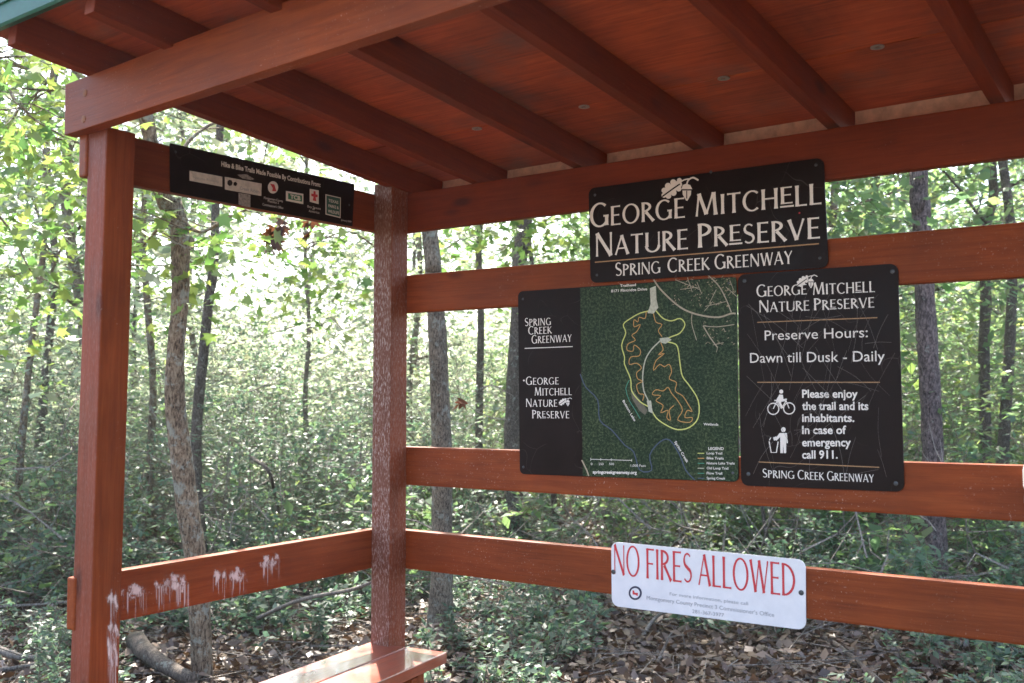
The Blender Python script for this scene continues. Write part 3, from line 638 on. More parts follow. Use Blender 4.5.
for k, (s_, m_) in enumerate([('Loop Trail', 'm_yel'), ('Bike Trails', 'm_ora'), ('Nature Lake Trails', 'm_tea'), ('Old Loop Trail', 'm_pale'), ('Flow Trail', 'm_tea'), ('Spring Creek', 'm_blu')]):
    y = 454.2+k*5.0; f.sans(s_, (707, y), (707+len(s_)*1.55, y+.3), 2.5, bold=.015); f.lines([([(698, y-1), (704.5, y-.9)], .8)], M[m_], 'legend_line')
f.sans('springcreekgreenway.org', (593, 473.4), (637, 474), 3.2, bold=.03)
f.lines([([(591, 459.2), (632, 460.4)], .5), ([(591, 457.8), (591, 460.6)], .5), ([(601, 458), (601, 460.6)], .5), ([(611.5, 458.4), (611.5, 461)], .5), ([(632, 459), (632, 461.6)], .5)], M['white'], 'scale_bar')
for s_, x in (('0', 591), ('250', 599), ('500', 609.5)): f.sans(s_, (x, 465), (x+1.6*len(s_), 465.1), 2.4)
f.sans('1,000 Feet', (631, 466.6), (646, 466.8), 2.4)
def tilted(f, text, a, b, cap):
    p, w = sans(text, .02); A_, B_ = f.on(*a), f.on(*b); d = (B_-A_); L_ = d.length; d.normalize(); up = d.cross(f.out)*-1
    if up.z < 0: up = -up
    cp = cap*depth_of(A_)/FPX; mb = MB()
    for V, F_ in p: mb.add([A_+d*(x/w*L_)+up*(y*cp)+f.out*(f.lift+.0003) for x, y in V], F_)
    obj('lettering', mb.V, mb.F, M['white'], f.root, origin=A_)
tilted(f, 'Spring Creek', (674.5, 442), (687, 463), 2.8); tilted(f, 'Bottom Lake', (622.7, 401), (634.5, 421.5), 2.6)
bolts(f, [(523, 299), (523.5, 467), (733, 473), (729, 283)])
# --- hours board
hb_ = sign_root('sign_board', 'tall brown rules board with preserve hours and cyclist and litter symbols, right of the map', 'sign', [(737.8, 274.8), (898, 263.3), (904.5, 492), (741.3, 485.5)], on_w, OUT, .022, M['brown'], lift=.001)
f = Face(on_w, OUT, hb_, .0018)
f.serif('George', (757, 297), (807, 294.3), 12.2, small=.82); f.serif('Mitch~ell', (813, 295), (875.2, 292), 12.4, small=.86); f.serif('Nature', (759.4, 312.5), (809.6, 310.4), 12, small=.82); f.serif('Pr~eserve', (814.3, 310.4), (874.5, 307.4), 12.2, small=.82)
leaf_logo(f, 807, 281.2, 19)
f.lines([([(757.5, 322.4), (877.5, 317.7)], .9), ([(757.5, 382.3), (880, 382.3)], .9), ([(758.7, 461.9), (879.5, 467.3)], .9)], M['tan'], 'rule')
f.sans('Preserve Hours:', (765, 340.3), (868, 337.2), 10.6); f.sans('Dawn till Dusk - Daily', (750.4, 362.8), (885, 361.2), 10.8)
for s_, x1, y in [('Please enjoy', 858, 397.6), ('the trail and its', 868.6, 409.8), ('inhabitants.', 854.6, 421.7), ('In case of', 846.5, 433.8), ('emergency', 851.2, 446.2), ('call 911.', 838, 458.4)]:
    f.sans(s_, (802.4, y), (x1, y), 8.3, bold=.022)
f.serif('Spring', (763, 477.4), (794.5, 478.8), 9, small=.84); f.serif('Creek', (798.1, 479), (824.3, 480.2), 9, small=.84); f.serif('Greenway', (827.5, 480.3), (874.1, 482.4), 9.2, small=.84)
def ringpts(c_, r_, n=20): return [(c_[0]+r_*math.cos(2*math.pi*i/n), c_[1]+r_*math.sin(2*math.pi*i/n)) for i in range(n+1)]
f.lines([(ringpts((773.6, 408.8), 5.6), 1.1), (ringpts((789.4, 408.4), 5.6), 1.1), ([(773.6, 408.8), (777, 401.5), (786.5, 400.8), (789.4, 408.4)], 1), ([(777, 401.5), (781.5, 408.4), (786.5, 400.8)], 1), ([(774.5, 400.5), (778.5, 400.5)], 1.2)], M['white'], 'bicycle_symbol')
f.polys([(f.circ((781.5, 391.6), 2, 2.1, 12),), ([(779.6, 394.5), (783.2, 394.8), (783.6, 399), (787, 398.6), (787, 400), (782, 400.8), (781.2, 403), (783.6, 408), (781.8, 408.4), (777.6, 400.6), (776.6, 399.6)],)], M['white'], 'rider_symbol')
f.polys([(f.circ((783.6, 429.6), 2.3, 2.5, 12),), ([(779.8, 433), (787, 433), (788.2, 443), (786.8, 443.2), (786.4, 438), (786.4, 453), (784, 453), (783.6, 444), (783.2, 453), (780.6, 453), (780.4, 437), (776.8, 440.6), (774.4, 439.4), (778.4, 435)],), ([(773.4, 437.4), (776.4, 436.4), (777, 440), (774.2, 440.6)],)], M['white'], 'litter_symbol')
f.lines([([(769.4, 441.4), (771.4, 452.4), (776.6, 452.4), (778.4, 441.6)], 1.1), ([(769.6, 440.4), (771, 437.6)], .8)], M['white'], 'bin_symbol')
bolts(f, [(744.5, 281), (892.5, 271.5), (896, 483.5), (748.5, 474)], r=.006)
M['scratch'] = plain('scratch_mark', (.13, .11, .10), .5, .3, .4, 150)
def scratches(f, box, n_, L_, w_=.28):
    f.lift += .0006
    mb = MB()
    for _ in range(n_):
        x, y = random.uniform(box[0], box[2]), random.uniform(box[1], box[3]); a = random.choice((random.gauss(1.9, .25), random.gauss(1.1, .3), random.uniform(0, 3.1))); l_ = random.uniform(.3, 1)*L_; bend = random.gauss(0, .05)
        p0 = (x-math.cos(a)*l_/2, y-math.sin(a)*l_/2); p1 = (x+math.cos(a)*l_/2, y+math.sin(a)*l_/2); pm = (x-math.sin(a)*l_*bend, y+math.cos(a)*l_*bend)
        if not all(box[0]-3 < p[0] < box[2]+3 and box[1]-3 < p[1] < box[3]+3 for p in (p0, p1, pm)): continue
        mb.add(*f.line([p0, pm, p1], w_*random.uniform(.5, 1.3), None, sm=3))
    tag(obj('scratches', mb.V, mb.F, M['scratch'], f.root, origin=mb.V[0]), kind='stuff')
scratches(f, (746, 288, 893, 478), 75, 75)
# --- no fires
fs = sign_root('sign_board', 'white plate with tall red no fires lettering, bolted to the lowest back rail', 'sign', [(611.2, 541.5), (805.5, 560), (806, 630.3), (611.8, 605.8)], on_w, OUT, .024, M['panel_white'])
f = Face(on_w, OUT, fs)
kk = dict(small=1, gap=.10, tk=.12, tn=.055)
f.serif('NO', (613.8, 574), (639.5, 577), 29.5, M['red'], **kk); f.serif('FIRES', (646.4, 578.2), (692, 583.6), 30, M['red'], **kk); f.serif('ALLOWED', (698.6, 584.8), (796.8, 597.2), 31.5, M['red'], **kk)
f.sans('For more information, please call', (669.8, 595.3), (748.2, 605.3), 3.4, M['greyprint'])
f.sans("Montgomery County Precinct 3 Commissioner's Office", (646.8, 599.4), (774.4, 617), 4.2, M['greyprint'])
f.sans('281-367-3977', (692.4, 612.9), (724.2, 616.9), 3.8, M['greyprint'])
f.polys([(f.circ((635.4, 593), 6.6, 7, 24),)], M['navy'], 'seal'); f.lift += .0007; f.polys([(f.circ((635.4, 593), 4.7, 5, 24),)], M['panel_white'], 'seal_centre'); f.lift += .0007
f.polys([([(632.8, 590.2), (634.6, 590.4), (635, 592.6), (638.4, 592.8), (638, 596), (635.6, 594.6), (633, 594.4)],)], M['red'], 'seal_figure')
bolts(f, [(613.6, 571.9), (801.3, 592.7)], r=.0075)
# --- sponsor board on the upper left rail
XS = .0045
def on_l(u, v): return on_x(u, v, XS+XRL*(-on_x(u, v, XS).y))
OUTL = Vector((1, .0118/LD, 0)).normalized()
sp_ = sign_root('sign_board', 'long narrow dark board of small sponsor emblems, fixed to the upper left rail', 'sign', [(170, 143), (354.5, 184), (352.5, 226.5), (170.5, 192)], on_l, OUTL, .004, M['brown'])
f = Face(on_l, OUTL, sp_)
z = lambda x, y: (160+x/4.876, 130+y/4.876)
f.sans('Hike & Bike Trails Made Possible By Contributions From:', z(298, 176), z(782, 278), 4.9, bold=.03)
f.polys([([z(143, 198), z(303, 228), z(303, 277), z(143, 247)],), ([z(315, 228), z(495, 262), z(493, 322), z(315, 290)],)], M['lcream'], 'sticker')
f.polys([([z(375, 218), z(420, 215), z(460, 240), z(440, 244), z(400, 236)],), ([z(382, 306), z(440, 316), z(440, 378), z(400, 370), z(382, 362)],)], M['lgrey'], 'torn_sticker')
f.polys([(f.circ(z(340, 258), 2.8, 3.2, 7),), (f.circ(z(366, 263), 2.2, 2.4, 5),)], M['brown'], 'sticker_mark')
f.sans('Nature Friends', z(160, 236), z(285, 258), 2.6, M['greyprint']); f.sans('Creek Riders', z(388, 290), z(485, 310), 3.4, M['greyprint'], bold=.02)
f.polys([(f.circ(z(550, 280), 5.2, 6.2, 20),)], M['white'], 'seal'); f.lift += .0007
f.polys([([z(535, 262), z(556, 266), z(560, 280), z(566, 300), z(545, 298), z(548, 284)],)], M['red'], 'seal_figure')
f.polys([([z(612, 297), z(697, 312), z(697, 362), z(612, 345)],), ([z(728, 287), z(772, 295), z(772, 362), z(728, 350)],), ([z(805, 313), z(880, 330), z(878, 430), z(805, 412)],)], M['white'], 'emblem_ground'); f.lift += .0008
f.polys([([z(622, 308), z(690, 320), z(690, 350), z(622, 337)],)], M['grn'], 'emblem_band'); f.polys([([z(809, 319), z(876, 334), z(874, 424), z(809, 408)],)], M['dkgrn'], 'emblem_field')
f.polys([([z(746, 298), z(756, 300), z(756, 314), z(766, 316), z(766, 328), z(756, 328), z(760, 348), z(742, 344), z(746, 326), z(735, 322), z(735, 310), z(746, 312)],)], M['red'], 'emblem_cross')
f.lift += .0006
f.sans('TCB', z(632, 334), z(682, 344), 4.2, bold=.04)
for k, (s_, a, b) in enumerate([('TEXAS', 818, 866), ('PARKS &', 818, 868), ('WILDLIFE', 816, 870)]): f.sans(s_, z(a, 350+26*k), z(b, 361+26*k), 3.0, bold=.02)
for s_, a, b, y in [('Montgomery County', 503, 596, 336), ('Precinct 3', 522, 575, 352), ("Commissioner's Office", 497, 598, 368)]: f.sans(s_, z(a, y), z(b, y+(b-a)*.18), 2.5)
for s_, a, b, y in [('Boy Scouts', 716, 780, 378), ('of', 740, 752, 390), ('America', 722, 774, 400)]: f.sans(s_, z(a, y), z(b, y+(b-a)*.18), 2.5)
f.sans('January 2009', z(880, 442), z(930, 452), 1.8)
bolts(f, [(175.6, 152), (349, 205)], r=.004)
# --- box at the right edge, on the middle rail
bx_ = thing('leaflet_box', 'white rounded box with dark base, cut off by the right edge on the middle rail', 'box', (2.25, .06, GZ-.26))
e0 = on_y(1021.6, 478, .03)
board('box_body', (e0.x+.0, .03+.028, GZ-.14), (e0.x+.0, .03+.028, GZ-.215), (1, 0, 0), .1, .056, M['panel_white'], bx_, .018).location.x += .05
board('box_base', (e0.x+.0, .03+.029, GZ-.2155), (e0.x+.0, .03+.029, GZ-.245), (1, 0, 0), .096, .052, M['bolt'], bx_, .008).location.x += .05

# ------------------------------------------------------------------ THE WOOD
def gh(x, y):
    """height of the forest floor"""
    k_ = min(1, max(0, max(-.4-x if y > -1.2 else -2.6-x, y-.5)))
    return k_*(.05*math.sin(x*.9+1.3)*math.sin(y*.7+.4)+.03*math.sin(x*2.3+y*1.7))
def ghn(x, y):
    h_ = .05*np.sin(x*.9+1.3)*np.sin(y*.7+.4)+.03*np.sin(x*2.3+y*1.7)
    return h_*np.clip(np.maximum(np.where(y > -1.2, -.4-x, -2.6-x), y-.5), 0, 1)
# floor: one sheet to the horizon, fine near the shelter
xs = np.concatenate([[-120, -80, -50], np.arange(-36, 34, .5), [50, 80, 120]]); ys = np.concatenate([[-120, -60, -30], np.arange(-12, 52, .5), [60, 80, 120]])
GX, GY = np.meshgrid(xs, ys); GZ_ = ghn(GX, GY); nx, ny = len(xs), len(ys)
V = np.stack([GX, GY, GZ_], -1).reshape(-1, 3); I = np.arange(nx*ny).reshape(ny, nx)
F_ = np.stack([I[:-1, :-1], I[:-1, 1:], I[1:, 1:], I[1:, :-1]], -1).reshape(-1, 4)
tag(link('ground', pymesh('ground', V.tolist(), F_.tolist(), M['ground'], True)), kind='structure')

M['bounce_gravel'] = plain('added_bounce_gravel', (.15, .125, .095), .95, .2, .35, 35, 0, .6)  # unseen pale ground, added to bounce sunlight up onto ceiling and signs
pv = [(.02, -.12), (2.9, -.12), (3.6, -1.6), (9, -2.4), (26, -3.5), (26, -9), (9, -9.5), (4.8, -26), (-2.5, -26), (-2.2, -9), (-1.0, -3.4), (-.35, -1.5)]
tag(obj('added_bounce_path', [(x, y, .004+ (0 if y > -30 else 0)) for x, y in pv], [list(range(len(pv)))[::-1]], M['bounce_gravel']), kind='structure')

def unit(a): return a/np.maximum(np.linalg.norm(a, axis=-1, keepdims=True), 1e-9)
def leafquads(C, size, flat=.6, droop=.15, asp=.5, D=None):
    """kite-shaped leaves folded along the midrib: (n,4,3); flat -> how level they lie"""
    n = len(C)
    if D is None: D = RNG.normal(size=(n, 3)); D[:, 2] = D[:, 2]*.45-droop
    D = unit(D); Nn = RNG.normal(size=(n, 3))*(1-flat); Nn[:, 2] += flat; Nn = unit(Nn)
    S = unit(np.cross(D, Nn)); Nn = np.cross(S, D); L = (size*RNG.uniform(.6, 1.35, n))[:, None]; w = L*asp*.5
    fold = L*RNG.uniform(-.02, .12, n)[:, None]
    return np.stack([C, C+D*L*.45+S*w+Nn*fold, C+D*L, C+D*L*.45-S*w+Nn*fold], 1)
def sticks(A, B, r0, r1):
    """thin three-sided twigs as quads (3 per twig)"""
    T = unit(B-A); ref = np.zeros_like(T); ref[:, 0] = .3; ref[:, 1] = .8; ref[:, 2] = .2; a = unit(np.cross(T, ref)); b = np.cross(T, a); out = []
    pts = [(math.cos(t), math.sin(t)) for t in (0, 2.09, 4.19)]
    for i in range(3):
        c0, s0 = pts[i]; c1, s1 = pts[(i+1) % 3]
        e0 = a*c0+b*s0; e1 = a*c1+b*s1
        out.append(np.stack([A+e0*r0, A+e1*r0, B+e1*r1, B+e0*r1], 1))
    return np.concatenate(out)
def sprays(S, D, Ln, nleaf, lsize, flat=.6, asp=.5, droop=.15, zig=.12):
    """twigs from S along D (n,3) of length Ln, nleaf leaves along each; returns leaf quads and twig quads"""
    n = len(S); Ln = np.broadcast_to(Ln, (n,))[:, None]; D = unit(D)
    mid = S+D*Ln*.5+RNG.normal(size=(n, 3))*Ln*zig*.5; end = S+D*Ln+RNG.normal(size=(n, 3))*Ln*zig; end[:, 2] -= (Ln[:, 0])*droop*.6
    tw = np.concatenate([sticks(S, mid, lsize*.045, lsize*.03), sticks(mid, end, lsize*.03, lsize*.015)])
    t = RNG.uniform(.12, 1.05, (n, nleaf, 1)); P = np.where(t < .5, S[:, None]+(mid-S)[:, None]*(t*2), mid[:, None]+(end-mid)[:, None]*(t*2-1))
    P = P+RNG.normal(size=P.shape)*lsize*.35
    DD = RNG.normal(size=P.shape)*.7+D[:, None]*.8; DD[..., 2] = DD[..., 2]*.5-droop
    return leafquads(P.reshape(-1, 3), lsize, flat, droop, asp, DD.reshape(-1, 3)), tw
def leafy_object(name, L, T, lm, tm, parent=None, **kw):
    V = np.concatenate([L, T]) if len(T) else L
    ctr = V.reshape(-1, 3).min(0)*0+V.reshape(-1, 3).mean(0); ctr[2] = V[..., 2].min()
    if parent: ctr = np.array(WM[parent].translation)
    me = quadmesh(name, V-ctr, [lm, tm], 4, np.concatenate([np.zeros(len(L)), np.ones(len(T))]))
    return tag(link(name, me, parent, Matrix.Translation(ctr)), **kw)
# a lobed leaf (sweetgum): five points
LOBE = np.array([(0, 0), (.28, -.02), (.62, .12), (.36, .26), (.66, .66), (.24, .56), (.0, 1.05), (-.24, .56), (-.66, .66), (-.36, .26), (-.62, .12), (-.28, -.02)])
def lobed(C, size, flat=.65, droop=.3):
    n = len(C); D = RNG.normal(size=(n, 3)); D[:, 2] = D[:, 2]*.4-droop; D = unit(D)
    Nn = RNG.normal(size=(n, 3))*(1-flat); Nn[:, 2] += flat; S = unit(np.cross(D, Nn)); Nn = np.cross(S, D)
    L = (size*RNG.uniform(.6, 1.25, n))[:, None, None]; x = LOBE[None, :, 0, None]; y = LOBE[None, :, 1, None]
    cup = RNG.uniform(-.1, .28, (n, 1, 1))
    return C[:, None]+L*(S[:, None]*x+D[:, None]*y+Nn[:, None]*(cup*x*x-.15*y*y*cup))

BR_DIRS = None
def limb(mb, p0, d, L, r, depth, tips, wob=.25, up=.05):
    P = [Vector(p0)]; dd = Vector(d).normalized(); n = 5
    for i in range(n):
        dd = (dd+Vector((random.gauss(0, wob), random.gauss(0, wob), random.gauss(0, wob)+up))*.5).normalized(); P.append(P[-1]+dd*L/n)
    mb.add(*tube(P, [r*(1-.75*i/n) for i in range(n+1)], 6 if r > .012 else 4))
    tips.append((P[-1], dd, L)); tips.append((P[3], dd, L))
    if depth:
        for k in range(random.randint(2, 3)):
            i = random.randint(1, n-1); a = random.uniform(0, 6.28); side = Vector((math.cos(a), math.sin(a), random.uniform(-.2, .6)))
            limb(mb, P[i], dd*.6+side, L*random.uniform(.45, .7), r*.5, depth-1, tips, wob, up)
def tree(name, label, pix, d0, mat, top=None, crown=None, group=None, seg=12, limbs=None, base=None, ddep=None, cat='tree', topz=9.0):
    """trunk through pixel stations (u, v, width) read off the photo, set at its own distance and grown to real height"""
    P, rad = [], []
    for i, (u, v, w) in enumerate(pix):
        dd = d0+(ddep[i] if ddep else 0); P.append(at(u, v, dd)); rad.append(w/2*dd/FPX)
    P, rad = P[::-1], rad[::-1]                     # from the foot up
    if P[0].z > .0:                                 # carry it down to the floor
        t = (P[1]-P[0]).normalized() if len(P) > 1 else UP; k = P[0].z/max(.3, t.z); 
        P.insert(0, P[0]-t*k-UP*.03); rad.insert(0, rad[0]*1.12)
    P.insert(0, Vector((P[0].x, P[0].y, -.15))) ; rad.insert(0, rad[0]*1.5)
    if P[1].z > .05: P.insert(1, Vector((P[1].x, P[1].y, .02))); rad.insert(1, rad[1]*1.2)
    t = (P[-1]-P[-2]).normalized(); t = (t+UP*1.2).normalized(); zt = topz; r0 = rad[-1]
    if P[-1].z < zt:
        for k in (.33, .66, 1):
            P.append(P[-1]+(t+Vector((random.gauss(0, .06), random.gauss(0, .06), 0)))*((zt-P[-1].z)/(4-3*k) if k < 1 else (zt-P[-1].z))); rad.append(r0*(1-.62*k))
    foot = Vector((P[0].x, P[0].y, 0)); root = thing(name, label, cat, foot, group)
    Q = spline(P, 5); n = len(Q); rr = np.interp(np.linspace(0, len(P)-1, n), np.arange(len(P)), rad)
    V, Fc = tube(Q, list(rr), seg, .06); obj('trunk', V, Fc, mat, root, smooth=True)
    mb = MB(); tips = []
    nl, z0, L0, dep = (limbs or (7, 3.2, 1.6, 1))
    for k in range(nl):
        zz_ = z0+(zt-z0)*(k+.5)/nl+random.uniform(-.2, .2); j = min(range(n), key=lambda i: abs(Q[i].z-zz_)); a = k*2.4+random.uniform(-.5, .5)
        limb(mb, Q[j], (math.cos(a), math.sin(a), .35), L0*random.uniform(.7, 1.2)*(1-.4*(k/nl)), float(rr[j])*.45, dep, tips)
    tips.append((Q[-1], UP, L0))
    if mb.V: obj('limbs', mb.V, mb.F, mat, root, smooth=True)
    lm, ntw, nlf, ls, spread = crown or (M['leaf_mid'], 14, 10, .09, .55)
    S = np.repeat(np.array([tuple(t_[0]) for t_ in tips]), ntw, 0)+RNG.normal(size=(len(tips)*ntw, 3))*spread*.45
    D = RNG.normal(size=S.shape); D[:, 2] *= .5
    L, T = sprays(S, D, RNG.uniform(.25, .55, len(S))*spread*1.3, nlf, ls, .55)
    leafy_object('crown', L, T, lm, mat, root)
    return root, tips, Q

CR = {k: v for k, v in dict(
    big=(M['leaf_bright'], 4, 5, .09, .6), mid=(M['leaf_mid'], 12, 9, .085, .6), pine=(M['leaf_teal'], 10, 12, .09, .5), pale=(M['leaf_sunpaled'], 6, 8, .08, .7)).items()}
# trees the photo shows one by one (foot to top as seen)
tree('sweetgum_tree', 'slim crooked tree with mottled brown bark rising behind the left rail, nearest the shelter',
     [(160, 186, 15), (172, 202, 19), (180, 240, 19), (180, 300, 17), (176, 345, 17), (175, 400, 20), (181, 455, 22), (188, 510, 22), (196, 560, 21), (200, 620, 21), (202, 683, 22)], 4.75, M['bark_brown'],
     crown=CR['big'], limbs=(8, 3.0, 1.5, 1), topz=6.0, ddep=[-.1, 0, 0, 0, 0, 0, 0, 0, 0, 0, 0])
tree('slender_tree', 'thin grey forked tree just right of the crooked one, half hidden by leaves',
     [(216, 200, 8), (214, 260, 9), (209, 300, 10), (203, 360, 10), (197, 420, 11), (196, 480, 12), (199, 520, 12)], 7.4, M['bark_dark'], crown=CR['pale'], limbs=(5, 4.4, 1.0, 1), topz=7)
tree('straight_tree', 'straight rough-barked grey tree standing just right of the corner post',
     [(430, 232, 16), (433, 270, 17), (437, 330, 18), (440, 400, 19), (442, 460, 20), (442, 540, 21), (441, 600, 24), (441, 632, 32)], 5.65, M['bark_grey'], crown=CR['mid'], limbs=(6, 5.2, 1.5, 1), topz=9)
tree('dark_tree', 'dark trunk seen between the upper rails, left of the map board', [(524, 222, 17), (520, 250, 16), (518, 320, 15), (515, 380, 17), (513, 440, 18), (514, 500, 18)], 8.6, M['bark_dark'], crown=CR['mid'], limbs=(7, 6, 1.6, 1), topz=11)
tree('slender_tree', 'thin dark stem beyond the back rails, between the straight grey tree and the map', [(480, 225, 6), (481, 320, 7), (479, 430, 8), (480, 500, 8)], 11, M['bark_dark'], crown=CR['mid'], limbs=(6, 4, 1.5, 1), topz=9)
tree('pine_tree', 'tall pine with scaly purplish bark right of the hours board', [(919, 172, 17), (921, 200, 17), (925, 300, 19), (930, 390, 20), (933, 450, 21), (934, 520, 22), (936, 575, 24)], 6.9, M['bark_pine'], crown=CR['pine'], limbs=(8, 4.5, 1.8, 1), topz=12)
tree('leaning_tree', 'bent dark tree with a forking crook, far right behind the pine', [(992, 168, 9), (993, 200, 9), (987, 222, 9), (984, 262, 10), (986, 300, 11), (984, 345, 10), (985, 420, 11), (986, 500, 12)], 10.5, M['bark_dark'], crown=CR['mid'], limbs=(8, 3.2, 1.8, 1), topz=8)
tree('stub_trunk', 'short mossy brown trunk below the middle rail, left of the pine', [(837, 430, 10), (838, 500, 12), (839, 545, 13), (840, 566, 16)], 8.2, M['bark_brown'], crown=CR['mid'], limbs=(6, 3.0, 1.4, 1), topz=6)
tree('slender_tree', 'slim greyish trunk just above the no fires plate', [(738, 470, 9), (742, 510, 10), (744, 550, 11)], 8.8, M['bark_grey'], crown=CR['mid'], limbs=(6, 3.4, 1.4, 1), topz=7)
tree('slender_tree', 'very thin black stem over the right end of the no fires plate', [(760, 480, 4), (764, 520, 4), (769, 552, 4)], 7.6, M['bark_dark'], crown=CR['mid'], limbs=(4, 2.6, .9, 1), topz=4.5)
tree('slender_tree', 'small brown trunk between two others under the hours board', [(806, 460, 9), (803, 500, 9), (800, 528, 10)], 12, M['bark_brown'], crown=CR['mid'], limbs=(6, 3.4, 1.6, 1), topz=8)
tree('slender_tree', 'thin dark stem under the left end of the map board', [(551, 470, 6), (554, 500, 6), (556, 535, 7)], 9.2, M['bark_dark'], crown=CR['mid'], limbs=(6, 3.2, 1.4, 1), topz=6)
tree('slender_tree', 'thin pale stem in the airy gap left of the corner post', [(305, 250, 4), (309, 330, 4), (305, 400, 5), (308, 470, 6)], 9.8, M['bark_grey'], crown=CR['pale'], limbs=(7, 2.4, 1.3, 1), topz=6)
tree('slender_tree', 'thin brown stem left of the front post among bright leaves', [(46, 120, 5), (44, 240, 6), (32, 340, 6), (22, 440, 7), (18, 500, 7)], 8.5, M['bark_brown'], crown=CR['big'], limbs=(6, 2.6, 1.4, 1), topz=5.5)
tree('slender_tree', 'slim brown tree close to the right side of the front post', [(143, 240, 6), (147, 300, 7), (153, 380, 7), (151, 450, 8), (150, 500, 8)], 9.6, M['bark_brown'], crown=CR['pale'], limbs=(6, 3.0, 1.3, 1), topz=6)
# more of the wood: trees deeper in, on a jittered fan in front of the lens
def polar(az, dist): a = YAW+az; return CAM.x-math.sin(a)*dist, CAM.y+math.cos(a)*dist
protos = []
def wood_tree(i, x, y, hgt, r, mat, cr, z0):
    P = [Vector((x, y, -.1))]; lean = Vector((random.gauss(0, .06), random.gauss(0, .06), 1))
    for k in range(1, 7): P.append(Vector((x, y, 0))+lean*hgt*k/6+Vector((random.gauss(0, .07), random.gauss(0, .07), 0)))
    root = thing('slender_tree', 'slender tree lost among others deep in the wood', 'tree', (x, y, 0), 'slender trees deep in the wood')
    Q = spline(P, 3); n = len(Q); V, Fc = tube(Q, [r*(1.15-.8*j/n) for j in range(n)], 8, .05); obj('trunk', V, Fc, mat, root, smooth=True)
    mb = MB(); tips = []
    for k in range(9):
        zz_ = z0+(hgt-z0)*(k+.3)/9; j = min(range(n), key=lambda q_: abs(Q[q_].z-zz_)); a = k*2.4+random.uniform(-.5, .5)
        limb(mb, Q[j], (math.cos(a), math.sin(a), .3), random.uniform(1.0, 2.0), r*.4, 1, tips)
    obj('limbs', mb.V, mb.F, mat, root, smooth=True)
    lm, ntw, nlf, ls, spread = cr
    S = np.repeat(np.array([tuple(t_[0]) for t_ in tips]), ntw, 0)+RNG.normal(size=(len(tips)*ntw, 3))*spread*.5
    D = RNG.normal(size=S.shape); D[:, 2] *= .5; L, T = sprays(S, D, RNG.uniform(.25, .6, len(S))*spread*1.3, nlf, ls, .55)
    leafy_object('crown', L, T, lm, mat, root); return root
farcr = (M['leaf_sunpaled'], 9, 8, .13, .9); farmid = (M['leaf_mid'], 9, 8, .13, .9)
protos = [wood_tree(0, *polar(-.12, 12), 7.5, .045, M['bark_dark'], farmid, 1.6), wood_tree(1, *polar(.30, 15), 8.5, .05, M['bark_grey'], farcr, 1.8), wood_tree(2, *polar(-.33, 14), 9, .055, M['bark_dark'], farmid, 2.2)]
def copy_tree(o, loc, rz, s):
    r = o.copy(); COL.objects.link(r); r.location = loc; r.rotation_euler = (0, 0, rz); r.scale = (s, s, s*random.uniform(.9, 1.15))
    for ch in o.children:
        c_ = ch.copy(); COL.objects.link(c_); c_.parent = r
    return r
bpy.context.view_layer.update()
k = 0
for d_, n_ in ((10.5, 3), (14, 4), (18, 6), (23, 8)):
    for i in range(n_):
        az = -.62+1.24*(i+random.uniform(.2, .8))/n_; dd = d_*random.uniform(.9, 1.12); x, y = polar(az, dd)
        left = az > -.02
        if .05 < az < .36 and (d_ < 12 or random.random() < .4): continue       # the bright gap
        if y < .8 and x > -.6: continue
        copy_tree(protos[1] if left and random.random() < .75 else protos[random.choice((0, 2))], (x, y, 0), random.uniform(0, 6.28), random.uniform(.8, 1.2)); k += 1

# ---- undergrowth: thousands of leafy shoots, more than anyone could count
def shoots(n, d0, d1, az0, az1, h0, h1, lm, ls, nl, tw, name, keep=None, flat=.55, width=.35, asp=.5, bias=1.0, base=0.):
    az = RNG.uniform(az0, az1, n); dd = np.sqrt(RNG.uniform(d0**2, d1**2, n)); a = YAW+az; x = CAM.x-np.sin(a)*dd; y = CAM.y+np.cos(a)*dd
    ok = ((y > .45) | (x < -.35)) & ~((y < .5) & (x > -.3)); 
    if keep is not None: ok &= keep(x, y, az, dd)
    x, y = x[ok], y[ok]; n = len(x); H = RNG.uniform(h0, h1, n); az_ = np.arctan2(CAM.x-x, y-CAM.y)-YAW; H = H*np.where((az_ > .09) & (az_ < .37) & (H > 1.6), .75, 1.0); B = np.stack([x, y, ghn(x, y)], 1)
    lean = RNG.normal(size=(n, 3))*.34; lean[:, 2] = 1; Tp = B+lean*H[:, None]
    MdS = (B+Tp)/2+RNG.normal(size=(n, 3))*.12*H[:, None]; ST = np.concatenate([sticks(B, MdS, .003+.002*H[:, None]**.8, .0025), sticks(MdS, Tp, .0025, .0015)])
    t = RNG.uniform(base, 1, (n, tw, 1)); S = (B[:, None]+(Tp-B)[:, None]*t).reshape(-1, 3)
    D = RNG.normal(size=(n*tw, 3)); D[:, 2] = np.abs(D[:, 2])*.4+.1
    wd_ = (np.minimum(H*.45, width)[:, None]*(1.15-.7*t[..., 0])).reshape(-1)
    L, T = sprays(S, D, wd_*RNG.uniform(.6, 1.2, n*tw), nl, ls, flat, asp)
    leafy_object(name, L, np.concatenate([ST, T]), lm, M['twig'], kind='stuff', label=None); return len(L)
tot = 0
lab = lambda: None
